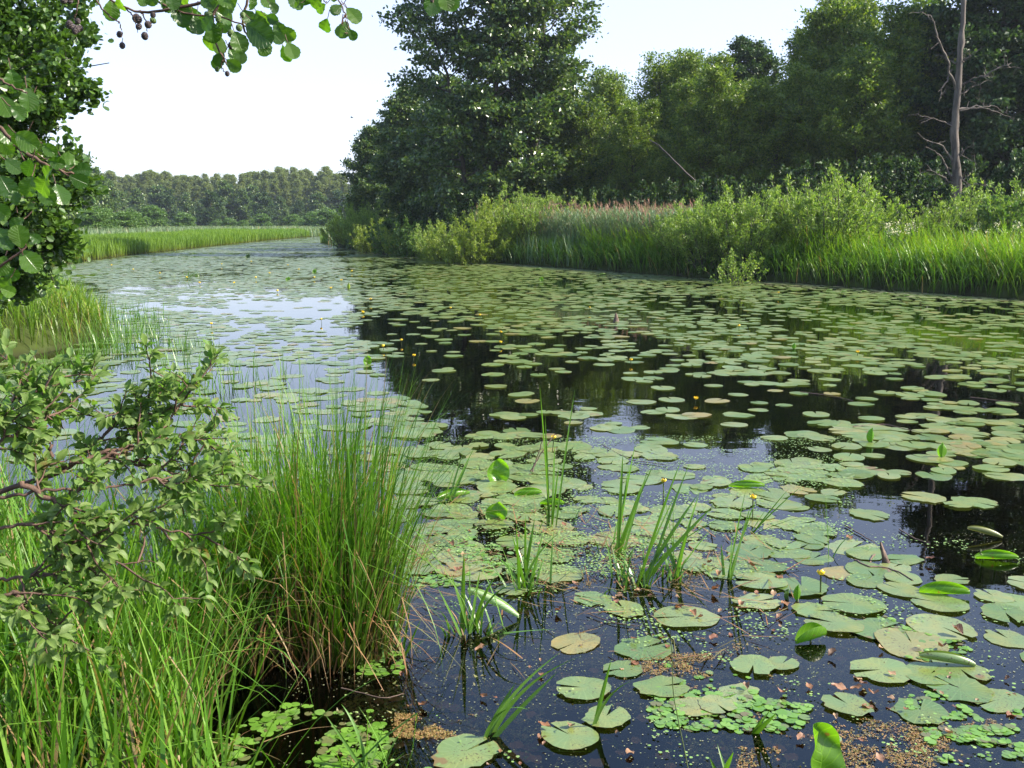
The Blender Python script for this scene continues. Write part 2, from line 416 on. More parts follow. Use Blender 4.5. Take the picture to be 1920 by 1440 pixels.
def padmat():
    m, t = newmat('lily_pads')
    geo = N_(t, 'ShaderNodeNewGeometry'); oi = N_(t, 'ShaderNodeObjectInfo')
    ad = N_(t, 'ShaderNodeMath', operation='ADD'); t.links.new(geo.outputs['Random Per Island'], ad.inputs[0]); t.links.new(oi.outputs['Random'], ad.inputs[1])
    fr = N_(t, 'ShaderNodeMath', operation='FRACT'); t.links.new(ad.outputs[0], fr.inputs[0])
    col = ramp(t, fr.outputs[0], [(0, (.075, .135, .032)), (.25, (.11, .18, .05)), (.5, (.14, .21, .072)), (.75, (.12, .175, .055)), (.92, (.17, .225, .09)), (.97, (.18, .20, .07)), (1, (.19, .17, .06))])
    tc = N_(t, 'ShaderNodeTexCoord')
    mp = N_(t, 'ShaderNodeMapping'); t.links.new(tc.outputs['Object'], mp.inputs[0])
    cb = N_(t, 'ShaderNodeCombineXYZ'); mu = N_(t, 'ShaderNodeMath', operation='MULTIPLY'); mu.inputs[1].default_value = 37.0
    t.links.new(oi.outputs['Random'], mu.inputs[0]); t.links.new(mu.outputs[0], cb.inputs[2]); t.links.new(cb.outputs[0], mp.inputs['Location'])
    def nz(scale, det, a, b):
        n = N_(t, 'ShaderNodeTexNoise'); n.inputs['Scale'].default_value = scale; n.inputs['Detail'].default_value = det
        t.links.new(mp.outputs[0], n.inputs['Vector'])
        r = N_(t, 'ShaderNodeMapRange'); r.inputs[1].default_value = a; r.inputs[2].default_value = b
        t.links.new(n.outputs['Fac'], r.inputs[0]); return r.outputs[0]
    # radial veins from the pad's own polar uv
    sep = N_(t, 'ShaderNodeSeparateXYZ'); t.links.new(tc.outputs['UV'], sep.inputs[0])
    an = N_(t, 'ShaderNodeMath', operation='MULTIPLY'); an.inputs[1].default_value = 2*PI*22; t.links.new(sep.outputs[0], an.inputs[0])
    sn = N_(t, 'ShaderNodeMath', operation='SINE'); t.links.new(an.outputs[0], sn.inputs[0])
    vr = N_(t, 'ShaderNodeMapRange'); vr.inputs[1].default_value = .75; vr.inputs[2].default_value = 1; t.links.new(sn.outputs[0], vr.inputs[0])
    vm = N_(t, 'ShaderNodeMath', operation='MULTIPLY'); vm.inputs[1].default_value = .22; t.links.new(vr.outputs[0], vm.inputs[0])
    col = mixc(t, vm.outputs[0], col, (.26, .36, .14))
    big = nz(7, 4, .42, .72)
    col = mixc(t, big, col, mixc(t, 1.0, col, (1.45, 1.1, .85), 'MULTIPLY'))
    rot = nz(4.5, 5, .67, .70)
    col = mixc(t, rot, col, (.17, .12, .045))
    sp = nz(95, 3, .60, .66)
    reg = nz(5, 2, .42, .55)
    ml = N_(t, 'ShaderNodeMath', operation='MULTIPLY'); t.links.new(sp, ml.inputs[0]); t.links.new(reg, ml.inputs[1])
    col = mixc(t, ml.outputs[0], col, (.06, .035, .015))
    rim = N_(t, 'ShaderNodeMapRange'); rim.inputs[1].default_value = .965; rim.inputs[2].default_value = 1.0; t.links.new(sep.outputs[1], rim.inputs[0])
    rm = N_(t, 'ShaderNodeMath', operation='MULTIPLY'); t.links.new(rim.outputs[0], rm.inputs[0]); t.links.new(nz(9, 2, .5, .6), rm.inputs[1])
    col = mixc(t, rm.outputs[0], col, (.20, .13, .05))
    bk = mixc(t, geo.outputs['Backfacing'], col, (.20, .24, .07))
    pb = N_(t, 'ShaderNodeBsdfPrincipled'); pb.inputs['Roughness'].default_value = .30; pb.inputs['Specular IOR Level'].default_value = .75
    t.links.new(bk, pb.inputs['Base Color'])
    b = N_(t, 'ShaderNodeBump'); b.inputs['Strength'].default_value = .35; b.inputs['Distance'].default_value = .004
    n2 = N_(t, 'ShaderNodeTexNoise'); n2.inputs['Scale'].default_value = 22; n2.inputs['Detail'].default_value = 4; t.links.new(mp.outputs[0], n2.inputs['Vector'])
    t.links.new(n2.outputs['Fac'], b.inputs['Height']); t.links.new(b.outputs[0], pb.inputs['Normal'])
    tr = N_(t, 'ShaderNodeBsdfTranslucent'); t.links.new(mixc(t, 1.0, col, (1.4, 1.6, .45), 'MULTIPLY'), tr.inputs['Color'])
    mx = N_(t, 'ShaderNodeMixShader'); mx.inputs[0].default_value = .22
    t.links.new(pb.outputs[0], mx.inputs[1]); t.links.new(tr.outputs[0], mx.inputs[2])
    o = N_(t, 'ShaderNodeOutputMaterial'); t.links.new(mx.outputs[0], o.inputs['Surface'])
    return m
M['pad'] = padmat()
M['pad_up'] = leafmat('raised_pads', [(.085, .19, .015), (.11, .24, .02)], .5, (1.6, 1.7, .4), .3, .5, veins=6, spots=40)

def watermat():
    m, t = newmat('water')
    tc = N_(t, 'ShaderNodeTexCoord')
    n1 = N_(t, 'ShaderNodeTexNoise'); n1.inputs['Scale'].default_value = 1.3; n1.inputs['Detail'].default_value = 3
    mp = N_(t, 'ShaderNodeMapping'); mp.inputs['Scale'].default_value = (1, 1.6, 1)
    t.links.new(tc.outputs['Object'], mp.inputs[0]); t.links.new(mp.outputs[0], n1.inputs['Vector'])
    b = N_(t, 'ShaderNodeBump'); b.inputs['Strength'].default_value = .18; b.inputs['Distance'].default_value = .012
    t.links.new(n1.outputs['Fac'], b.inputs['Height'])
    fr = N_(t, 'ShaderNodeFresnel'); fr.inputs['IOR'].default_value = 1.33; t.links.new(b.outputs[0], fr.inputs['Normal'])
    tr = N_(t, 'ShaderNodeBsdfTransparent'); tr.inputs['Color'].default_value = (.72, .66, .46, 1)
    gl = N_(t, 'ShaderNodeBsdfGlossy'); gl.inputs['Roughness'].default_value = .015; gl.inputs['Color'].default_value = (1, 1, 1, 1)
    t.links.new(b.outputs[0], gl.inputs['Normal'])
    mx = N_(t, 'ShaderNodeMixShader'); t.links.new(fr.outputs[0], mx.inputs[0]); t.links.new(tr.outputs[0], mx.inputs[1]); t.links.new(gl.outputs[0], mx.inputs[2])
    o = N_(t, 'ShaderNodeOutputMaterial'); t.links.new(mx.outputs[0], o.inputs['Surface'])
    return m
M['water'] = watermat()
def groundmat():
    m, t = newmat('ground')
    tc = N_(t, 'ShaderNodeTexCoord'); sep = N_(t, 'ShaderNodeSeparateXYZ'); t.links.new(tc.outputs['Object'], sep.inputs[0])
    n = N_(t, 'ShaderNodeTexNoise'); n.inputs['Scale'].default_value = .8; n.inputs['Detail'].default_value = 8; t.links.new(tc.outputs['Object'], n.inputs['Vector'])
    land = ramp(t, n.outputs['Fac'], [(.3, (.020, .018, .010)), (.5, (.035, .045, .013)), (.7, (.05, .07, .02))])
    n2 = N_(t, 'ShaderNodeTexNoise'); n2.inputs['Scale'].default_value = 3; n2.inputs['Detail'].default_value = 6; t.links.new(tc.outputs['Object'], n2.inputs['Vector'])
    bed = ramp(t, n2.outputs['Fac'], [(.3, (.010, .011, .009)), (.7, (.035, .028, .017))])
    f = N_(t, 'ShaderNodeMapRange'); f.inputs[1].default_value = -.05; f.inputs[2].default_value = .1; t.links.new(sep.outputs[2], f.inputs[0])
    pb = N_(t, 'ShaderNodeBsdfPrincipled'); pb.inputs['Roughness'].default_value = 1; pb.inputs['Specular IOR Level'].default_value = 0
    t.links.new(mixc(t, f.outputs[0], bed, land), pb.inputs['Base Color'])
    o = N_(t, 'ShaderNodeOutputMaterial'); t.links.new(pb.outputs[0], o.inputs['Surface'])
    return m
M['ground'] = groundmat()

# ------------------------------------------------------------------ river outline, terrain, water
right_shore = [tuple(G(u, v)[:2]) for u, v in ((1920, 563), (1700, 547), (1500, 532), (1300, 521), (1100, 506), (900, 491), (750, 478), (650, 467), (600, 455))]
far_end = [(-10, 112), (-2, 135), (6, 165), (-16, 168), (-22, 152), tuple(G(610, 442.5)[:2])]
left_shore = [tuple(G(u, v)[:2]) for u, v in ((560, 446), (500, 451), (400, 462), (300, 473), (200, 484), (110, 497))]
left_near = [(-19.5, 40), (-15.5, 33), (-12, 27), (-9.0, 21.5), (-7.2, 18.0), (-7.3, 15.5), (-8.8, 13), (-9.5, 10), (-7.5, 7.2), (-4.5, 5.6),
             (-2.6, 4.7), (-1.55, 4.0), (-1.25, 3.2), (-.9, 2.6), (0.1, 1.9), (2.0, 1.2), (5, .3), (12, -3), (26, -4)]
right_near = [(40, 6), (30, 16), (20, 22)]
RIVER = [tuple(map(float, p)) for p in (right_shore + far_end + left_shore + left_near + right_near)]
def ground_z(x, y):
    x = np.asarray(x, float); y = np.asarray(y, float)
    d = dist_poly(x, y, RIVER)
    ins = in_poly(x, y, RIVER)
    right = (x > -12+.02*y) & (y > 14) & (x > (y-100)*-.05-13)
    top = np.where(right, .55, .28)
    land = top*(1-np.exp(-d/np.where(right, .5, .8)))+.12*(vnoise(x*.4, y*.4, 3)-.5)*np.minimum(1, d)
    bed = -.55*(1-np.exp(-d/.7))
    return np.where(ins, bed, land)
def axis(a, b, segs):
    return np.concatenate([np.linspace(p, q, int(round((q-p)/s)), endpoint=False) for p, q, s in segs]+[[segs[-1][1]]])
gx = axis(0, 0, [(-700, -80, 31), (-80, -16, 1.6), (-16, 30, .35), (30, 80, 1.6), (80, 700, 31)])
gy = axis(0, 0, [(-120, -8, 8), (-8, 60, .4), (60, 190, 1.2), (190, 400, 12), (400, 800, 50)])
XX, YY = np.meshgrid(gx, gy)
ZZ = ground_z(XX, YY)
nx_, ny_ = len(gx), len(gy)
i = (np.arange(ny_-1)[:, None]*nx_+np.arange(nx_-1)[None]).ravel()
g = Geo(); g.add(np.stack((XX, YY, ZZ), -1).reshape(-1, 3), [np.stack((i, i+1, i+nx_+1, i+nx_), -1)])
tag(obj('ground', g.mesh('ground', M['ground'])), 'grassy river banks and muddy pond bed', kind='structure')
g = Geo(); wx0, wx1, wy0, wy1 = -60, 60, -12, 185
g.add([(wx0, wy0, 0), (wx1, wy0, 0), (wx1, wy1, 0), (wx0, wy1, 0)], [[(0, 1, 2, 3)]])
tag(obj('water', g.mesh('water', M['water'])), 'still dark river water reflecting trees and pale sky', kind='structure')

def band(rng, n, line, d0, d1, box, land=True, bias=0):
    """random ground points on the land side of a shoreline, between two distances from it"""
    x = rng.uniform(box[0], box[1], n*4); y = rng.uniform(box[2], box[3], n*4)
    d = dist_poly(x, y, line, False)
    k = (d >= d0) & (d <= d1) & (in_poly(x, y, RIVER) != land)
    if bias: k &= rng.random(n*4) < np.exp(-bias*d)
    x, y = x[k][:n], y[k][:n]
    return np.stack((x, y, ground_z(x, y)-.02), -1)

# ------------------------------------------------------------------ trees
def unit(v): return v/(np.linalg.norm(v)+1e-9)
def curve(rng, p0, d0, L, n=6, wob=.12, grav=0.0):
    pts = [np.array(p0, float)]; d = unit(np.array(d0, float))
    for k in range(n):
        d = unit(d+rng.normal(0, wob, 3)+np.array((0, 0, grav)))
        pts.append(pts[-1]+d*L/n)
    return np.array(pts)
def make_tree(seed, H, prof, h0=.12, nl=60, tw=7, leaves=45000, leaf=.15, tpl=QUAD, mat='alder', r0=.22, stems=((0, 0, 0, 0, 1),),
              rise=.55, grav=-.05, spread=.3, flat=.5, bark='bark', sprig=.35, hang=0.0, wfac=1.0):
    """trunk(s) with limbs and side twigs (one mesh), and leaves set along the twigs (another)"""
    rng = np.random.default_rng(seed)
    gt, gl = Geo(), Geo()
    LP, LD = [], []
    for sxo, syo, lx, ly, hs_ in stems:
        n = 12
        tz = np.linspace(0, 1, n)
        wob = np.cumsum(rng.normal(0, .012*H, (n, 2)), 0)*.5
        tr = np.stack((sxo+lx*tz**1.2*H+wob[:, 0], syo+ly*tz**1.2*H+wob[:, 1], tz*H*hs_), -1)
        tube(gt, tr, r0*hs_*(1-tz*.92)**.9+.015, 9)
        for k in range(int(nl*hs_)):
            hh = h0+(1-h0)*((k+rng.random())/int(nl*hs_))**.9
            hh = min(hh, .985)
            R = prof(hh*hs_)*(.7+.45*rng.random())
            if R < .15: R = .15
            az = k*2.39996+rng.normal(0, .35)
            q = np.array([np.interp(hh, tz, tr[:, j]) for j in range(3)])
            el = rise*(.4+.9*hh)+rng.normal(0, .15)
            d = np.array((math.cos(az)*math.cos(el), math.sin(az)*math.cos(el), math.sin(el)))
            lb = curve(rng, q, d, R*1.08, 6, .13, grav)
            tube(gt, lb, np.linspace(max(.012, r0*.22*(1-hh)+.01*R), .006, 7), 5)
            nt_ = max(2, int(tw*(.5+R/4)))
            for s in range(nt_):
                tt = .22+.78*(s+rng.random())/nt_
                p0 = np.array([np.interp(tt*6, range(7), lb[:, j]) for j in range(3)])
                ld = unit(lb[min(6, int(tt*6)+1)]-lb[int(min(5, tt*6))])
                sd_ = unit(np.cross(ld, (0, 0, 1)))*(1 if s % 2 else -1)
                dd = unit(ld*.7+sd_*rng.uniform(.4, 1.1)+np.array((0, 0, rng.normal(.1-hang, .3))))
                tl = sprig*R*(1.15-tt*.6)*rng.uniform(.6, 1.2)+.12
                tb = curve(rng, p0, dd, tl, 4, .18, grav*.6-hang*.2)
                tube(gt, tb, np.linspace(.010, .003, 5), 3, False)
                m = 10
                a = rng.uniform(0, 4, m)
                LP.append(np.stack([np.interp(a, range(5), tb[:, j]) for j in range(3)], -1))
                LD.append(np.broadcast_to(dd, (m, 3)))
    LP = np.concatenate(LP); LD = np.concatenate(LD)
    idx = rng.integers(0, len(LP), leaves)
    sp = spread*rng.uniform(.4, 1.0, (leaves, 1))
    off = rng.normal(0, 1, (leaves, 3))*sp*np.array((1, 1, .55))
    pos = LP[idx]+off
    dirs = LD[idx]+rng.normal(0, .8, (leaves, 3))+np.array((0, 0, -.25-hang))
    nrm = rng.normal(0, 1, (leaves, 3))*(1-flat)+np.array((0, 0, 1))*flat
    pos[:, 2] = np.maximum(pos[:, 2], .15)
    scatter(gl, tpl, pos, dirs, nrm, leaf*rng.uniform(.65, 1.25, leaves), wfac)
    return gt.mesh('trunk', M[bark]), gl.mesh('crown', M[mat], False)
def place_tree(meshes, name, label, cat, loc, rz=0, s=1.0, group=None):
    t = thing(name, label, cat, loc, rz, group, s)
    obj('trunk', meshes[0], t); obj('crown', meshes[1], t)
    return t
def make_bush(seed, H, R, stems=40, leaves=9000, leaf=.11, tpl=SLIM, mat='willow', dome=.5, wfac=1.0, shoots=.35):
    rng = np.random.default_rng(seed)
    gt, gl = Geo(), Geo(); LP, LD, LW = [], [], []
    for k in range(stems):
        az = k*2.39996; rr = math.sqrt((k+.5)/stems)
        p0 = np.array((math.cos(az)*rr*R*.35, math.sin(az)*rr*R*.35, 0))
        el = PI/2-rr*rng.uniform(.5, 1.05)
        L = H*(1-dome*rr*rr*.7)*rng.uniform(.75, 1.08)
        if rng.random() < shoots: L *= 1.12
        d = np.array((math.cos(az)*math.cos(el), math.sin(az)*math.cos(el), math.sin(el)))
        b = curve(rng, p0, d, L, 6, .09, .07)
        tube(gt, b, np.linspace(.022, .004, 7)*H/2.5, 4, False)
        for s in range(6):
            tt = rng.uniform(.15, .95)
            q = np.array([np.interp(tt*6, range(7), b[:, j]) for j in range(3)])
            dd = unit(d*.8+rng.normal(0, .55, 3)+np.array((0, 0, .25)))
            tb = curve(rng, q, dd, L*.32*(1.1-tt), 3, .1, .05)
            a = rng.uniform(0, 3, 8)
            LP.append(np.stack([np.interp(a, range(4), tb[:, j]) for j in range(3)], -1)); LD.append(np.broadcast_to(dd, (8, 3)))
            tube(gt, tb, np.linspace(.006, .002, 4), 3, False)
        a = rng.uniform(1.0, 6, 22)
        LP.append(np.stack([np.interp(a, range(7), b[:, j]) for j in range(3)], -1)); LD.append(np.broadcast_to(unit(b[-1]-b[-2]), (22, 3)))
    LP = np.concatenate(LP); LD = np.concatenate(LD)
    idx = rng.integers(0, len(LP), leaves)
    pos = LP[idx]+rng.normal(0, .035*H/2.5, (leaves, 3))
    dirs = LD[idx]*.9+rng.normal(0, .55, (leaves, 3))
    scatter(gl, tpl, pos, dirs, rng.normal(0, 1, (leaves, 3))+np.array((0, 0, .4)), leaf*rng.uniform(.6, 1.2, leaves), wfac)
    return gt.mesh('stems', M['bark']), gl.mesh('foliage', M[mat], False)
def place_bush(meshes, name, label, cat, loc, rz=0, s=1.0, group=None):
    t = thing(name, label, cat, loc, rz, group, s)
    obj('stems', meshes[0], t); obj('foliage', meshes[1], t)
    return t
def gz(x, y): return float(ground_z(np.array([x]), np.array([y]))[0])
def at(u, Y, dz=-.05):
    x = P(u, 420, Y)[0]
    return (x, Y, gz(x, Y)+dz)

def ellip(h0, h1, hm, R, p=.6):
    def f(h):
        if h < h0 or h > h1: return .1
        q = (h-h0)/(hm-h0) if h < hm else (h1-h)/(h1-hm)
        return R*max(0, math.sin(min(1, q)*PI/2))**p
    return f

# --- right bank: the big many-stemmed alder and its neighbours
print('trees')
big = make_tree(11, 20.5, ellip(.0, 1.04, .22, 3.3, .75), h0=.08, nl=80, tw=7, leaves=78000, leaf=.24, mat='alder_far', r0=.25,
                stems=((-.6, 0, -.07, 0, .93), (.3, .3, .015, .03, 1), (1.1, -.2, .06, -.02, .95), (-1.6, .5, -.10, .05, .66)), rise=.5, grav=-.02, spread=.36, flat=.3, sprig=.33)
place_tree(big, 'alder_tree', 'tall dark many-stemmed alder towering over the middle of the right bank', 'tree', at(950, 63), .3, 1.06)
gA = make_tree(12, 13.5, ellip(.0, 1.05, .34, 3.3, .65), h0=.03, nl=110, tw=7, leaves=62000, leaf=.25, mat='alder_far', r0=.2, rise=.5, grav=-.01, spread=.42, flat=.3)
gB = make_tree(13, 14.0, ellip(.0, 1.04, .5, 3.2, .6), h0=.05, nl=62, tw=7, leaves=46000, leaf=.22, mat='broad', r0=.17, rise=.75, grav=.02, spread=.36, flat=.25,
               stems=((-.4, 0, -.09, 0, 1), (.4, .2, .08, .03, .92), (0, -.4, .01, -.08, .85)), tpl=QUAD, wfac=.75)
gC = make_tree(14, 14.0, ellip(.0, 1.05, .45, 2.9, .65), h0=.04, nl=66, tw=7, leaves=42000, leaf=.21, mat='broad', r0=.16, rise=.9, grav=.03, spread=.32, flat=.2,
               stems=((-.3, 0, -.05, 0, .9), (.4, .2, .06, .03, 1)), wfac=.7)
gD = make_tree(15, 17.5, ellip(.0, 1.04, .35, 3.9, .55), h0=.03, nl=130, tw=8, leaves=80000, leaf=.25, mat='dark', r0=.24, rise=.3, grav=-.03, spread=.4, flat=.45)
def tree_at(ms, u, Y, s, label, rz=0, name='broadleaf_tree', group='trees on the right bank'):
    return place_tree(ms, name, label, 'tree', at(u, Y), rz, s, group)
tree_at(gA, 703, 88, .70, 'small dark alder at the far left tip of the right bank', .2, 'alder_tree')
tree_at(gA, 776, 78, .82, 'dark rounded alder just left of the tallest alder', 1.2, 'alder_tree')
tree_at(gA, 840, 74, .84, 'shaded alder crown pressed against the left side of the tallest alder', 2.9, 'alder_tree')
tree_at(gA, 748, 98, .82, 'dark alder behind the willow tip at the river bend', 4.0, 'alder_tree')
tree_at(gB, 1130, 76, .84, 'light green tree rising behind the right shoulder of the tallest alder', 1)
tree_at(gB, 1085, 64, .60, 'low bright green tree leaning right beside the tallest alder', 2.1)
tree_at(gC, 1190, 60, .58, 'short yellowish green tree right of the tallest alder', .5)
tree_at(gB, 1258, 66, .82, 'airy tree with a feathery top against the sky, first right of the gap', 3.3)
tree_at(gC, 1325, 62, .80, 'pale feathery tree showing thin stems against the sky', 1.7)
tree_at(gD, 1402, 74, .80, 'dark rounded treetop peeking up between two paler trees', 1.0)
tree_at(gB, 1430, 56, .62, 'mid green tree with a dense low crown behind the tall willow bush', 5.3)
tree_at(gC, 1495, 60, .88, 'slender airy tree with sparse crown stepping up to the right', 4.4)
tree_at(gB, 1565, 62, 1.03, 'tall loose crowned tree left of the dead trunk', .9)
tree_at(gC, 1640, 56, .92, 'green tree with upright twigs near the dead trunk', 2.2)
tree_at(gB, 1715, 60, .95, 'yellow green tree directly left of the dead trunk', 3.9)
tree_at(gD, 1870, 54, 1.0, 'tall very dark tree at the right edge behind the dead trunk', .4)
tree_at(gD, 1975, 55, 1.0, 'very dark tree cut by the right edge of the picture', 2.4)
tree_at(gD, 1800, 68, .84, 'dark tree filling the gap behind the dead trunk', 5.0)
tree_at(gD, 2100, 60, 1.0, 'dark tree beyond the right edge of the picture', 1.4)
for k, (u, Y, s, lab) in enumerate(((1170, 84, .80, 'rounded crown in the back row behind the low yellowish tree'), (1225, 78, .72, 'dark crown in the back row between two airy trees'), (1290, 80, .80, 'dark back row crown left of the pale feathery tree'),
        (1365, 78, .76, 'dark back row crown right of the pale feathery tree'), (1450, 76, .80, 'back row crown behind the mid green tree'), (1530, 74, .86, 'back row crown left of the tall loose crowned tree'),
        (1610, 72, .92, 'back row crown right of the tall loose crowned tree'), (1680, 72, .95, 'back row crown left of the yellow green tree'), (1750, 74, .98, 'back row crown just left of the dead trunk'),
        (1040, 82, .95, 'back row crown showing through the tallest alder'), (900, 80, .85, 'back row crown low behind the tallest alder'))):
    tree_at(gA, u, Y, s, lab, k*1.4, 'alder_tree')
tree_at(gC, 1540, 54, .66, 'small bright green tree in front of the slender airy one', 2.0)
tree_at(gB, 1370, 56, .60, 'small bright green tree below the dark rounded treetop', 4.0)
tree_at(gC, 1290, 57, .66, 'small feathery tree in front of the gap of airy trees', 5.0)
tree_at(gB, 1600, 54, .70, 'broad low tree behind the tallest willow bush', 1.0)
# shaded undergrowth in front of the trunks
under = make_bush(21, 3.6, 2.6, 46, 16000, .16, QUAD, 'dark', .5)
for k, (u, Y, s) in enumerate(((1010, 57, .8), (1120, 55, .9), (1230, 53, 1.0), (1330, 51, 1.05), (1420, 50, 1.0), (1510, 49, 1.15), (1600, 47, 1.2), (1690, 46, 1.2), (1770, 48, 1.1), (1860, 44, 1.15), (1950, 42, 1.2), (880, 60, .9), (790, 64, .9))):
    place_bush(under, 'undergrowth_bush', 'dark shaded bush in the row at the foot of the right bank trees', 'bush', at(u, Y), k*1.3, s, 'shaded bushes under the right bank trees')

# --- dead tree
def dead_tree():
    rng = np.random.default_rng(5)
    Yd = 42.0
    b = at(1795, Yd)
    t = thing('dead_tree', 'leafless grey dead tree with broken side branches standing before the dark trees', 'dead tree', b)
    B = np.array(b)
    def q(u, v, dy=0): return P(u, v, Yd+dy)-B
    g = Geo()
    pts = np.array([(0, 0, -.1), q(1797, 360), q(1792, 300), q(1790, 240), q(1796, 170), q(1800, 100), q(1806, 40), q(1808, -30), q(1806, -110)])
    pts[0] = (pts[1][0]*1.0, 0, -.1)
    tt = np.linspace(0, 1, 40)
    pp = np.stack([np.interp(tt*8, range(9), pts[:, j]) for j in range(3)], -1)+rng.normal(0, .015, (40, 3))
    tube(g, pp, (.19*(1-tt*.62)+.015*np.sin(tt*40)+rng.normal(0, .008, 40)), 12)
    obj('trunk', g.mesh('trunk', M['dead']), t)
    limbs = [[(1796, 172), (1780, 140), (1775, 110), (1760, 75), (1748, 35), (1733, 22), (1705, 25)],
             [(1795, 120), (1775, 112), (1757, 100)], [(1800, 160), (1822, 148), (1850, 140), (1858, 139)], [(1800, 178), (1820, 165), (1838, 158)],
             [(1795, 205), (1830, 200), (1868, 208), (1900, 225)], [(1795, 208), (1840, 202), (1862, 198), (1890, 215)], [(1790, 240), (1770, 228), (1745, 222), (1718, 214)],
             [(1792, 320), (1780, 290), (1765, 272), (1740, 265), (1720, 250)], [(1795, 300), (1808, 280), (1826, 272)], [(1790, 345), (1778, 320), (1762, 290), (1735, 275)],
             [(1796, 360), (1820, 345), (1850, 348)], [(1792, 350), (1765, 330), (1738, 318)], [(1797, 352), (1812, 330), (1830, 310)], [(1800, 120), (1825, 100), (1845, 85)],
             [(1785, 130), (1765, 170), (1762, 190)], [(1850, 140), (1880, 122), (1915, 128)]]
    for k, l in enumerate(limbs):
        dy = rng.uniform(-.6, .3)
        L = [q(u, v, dy*i/len(l)) for i, (u, v) in enumerate(l)]
        L = np.array(L); n = len(L); t2 = np.linspace(0, n-1, n*4)
        pl = np.stack([np.interp(t2, range(n), L[:, j]) for j in range(3)], -1)+rng.normal(0, .022, (n*4, 3))
        g = Geo(); tube(g, pl, np.linspace(.06 if k in (0, 7, 9, 4) else .035, .008, len(pl)), 6)
        for s in range(7):
            i = rng.integers(2, len(pl))
            tube(g, curve(rng, pl[i], rng.normal(0, 1, 3)+np.array((0, 0, .3)), rng.uniform(.2, .7), 4, .3), np.linspace(.015, .005, 5), 4)
        obj('branch', g.mesh('branch', M['dead']), t)
dead_tree()

# --- right bank bushes
print('bushes')
bW = [make_bush(31+i, 3.0, 1.6, 54, 17000, .125, SLIM, 'willow', .45) for i in range(3)]
bY = [make_bush(41+i, 2.7, 1.8, 54, 17000, .12, SLIM, 'willow_yellow', .5, shoots=.3) for i in range(2)]
bS = [make_bush(51, 1.9, 1.3, 34, 6000, .10, QUAD, 'shrub', .5)]
RB = [  # mesh, u, Y, scale, label
    (bY[0], 650, 81, 1.15, 'yellow green willow bush at the very tip of the right bank'),
    (bW[1], 680, 78, 1.15, 'dark green willow bush next to the tip of the right bank'),
    (bS[0], 735, 65, 1.4, 'low dense green bush near the bend, below the dark alders'),
    (bS[0], 775, 60.5, 1.4, 'low bush at the foot of the tallest alder, left side'),
    (bW[0], 815, 56, .9, 'grey green willow bush with round top left of the yellow one'),
    (bY[1], 885, 51, 1.1, 'yellow green willow bush below the trunks of the tallest alder'),
    (bY[0], 935, 52, 1.15, 'tall pale yellow willow bush directly in front of the alder trunks'),
    (bW[2], 1000, 51.5, 1.0, 'green willow bush left of the pink reed plumes'),
    (bY[0], 700, 69.5, .95, 'pale bush among the darker ones just right of the river bend'),
    (bY[1], 760, 62, .95, 'yellowish low willow between two dark bushes left of the tallest alder'),
    (bY[0], 845, 54, .95, 'yellow green willow just left of the one below the alder trunks'),
    (bW[1], 965, 54, 1.1, 'soft green willow behind the left end of the reeds'),
    (bW[2], 1060, 53.5, 1.05, 'willow bush peeking over the reeds near the pink plumes'),
    (bW[0], 1290, 39.5, .85, 'willow bush at the right end of the pink reed plumes'),
    (bW[2], 1500, 37.5, .95, 'willow bush filling the gap left of the tallest willow'),
    (bY[1], 1655, 37.5, .72, 'low yellowish bush right of the tallest willow'),
    (bW[0], 1330, 37.5, .92, 'feathery willow bush just right of the pink reed plumes'),
    (bW[1], 1395, 36.5, .95, 'willow bush with small red brown stems hanging over the water'),
    (bW[2], 1450, 39, .95, 'willow bush with several pale upright shoots, left of the tallest willow'),
    (bW[0], 1555, 36, 1.18, 'tallest willow bush of the right bank with spiky shoots'),
    (bW[1], 1590, 38, 1.02, 'willow bush growing against the right side of the tallest willow'),
    (bW[2], 1750, 36, .85, 'low willow bush in front of the dead tree foot'),
    (bW[1], 1825, 37, .98, 'willow bush with leafy shoots right of the dead tree'),
    (bS[0], 1890, 35, 1.4, 'blue green leafy bush near the right edge'),
    (bW[0], 1935, 36, 1.1, 'spiky willow bush cut by the right edge of the picture'),
]
for k, (ms, u, Y, s, lab) in enumerate(RB):
    place_bush(ms, 'willow_bush' if ms is not bS[0] else 'low_bush', lab, 'bush', at(u, Y), k*1.7, s, 'bushes on the right bank')
cr = make_bush(61, 1.5, .9, 26, 2600, .07, QUAD, 'willow', .4)
place_bush(cr, 'low_bush', 'small reddish leaved shrub leaning over the waterline under the willows', 'bush', at(1385, 34.3), .4, 1.1, 'bushes on the right bank')

# --- right bank grasses
print('grass')
rng = np.random.default_rng(77)
rs = right_shore[::-1]
shore_r = [tuple(map(float, p)) for p in (right_near[::-1][:1] and [(20, 22)])+right_shore]
def right_strip(n, d0, d1, bias=0):
    b = band(rng, n, shore_r, d0, d1, (-17, 26, 20, 84), True, bias)
    return b
def px_of(b): return proj(b[:, 0], b[:, 1], 0.0)
b = np.concatenate((right_strip(60000, .02, 3.0), band(rng, 9000, shore_r, 0, .35, (-17, 26, 20, 84), False)*np.array((1, 1, 0))-np.array((0, 0, .03))))
n = len(b); u, v = px_of(b)
keep = rng.random(n) < np.clip(1.5-b[:, 1]/70, .35, 1); b = b[keep]; n = len(b); u, v = px_of(b)
hh = rng.uniform(.75, 1.35, n)*(1+.25*(vnoise(b[:, 0]*.8, b[:, 1]*.8, 9)-.5))
toward = np.arctan2(-.75, -.66)
g = Geo(); blades(g, b, hh, toward+rng.normal(0, 1.1, n), rng.uniform(.05, .35, n), rng.uniform(.5, 2.3, n), rng.uniform(.022, .038, n), 5)
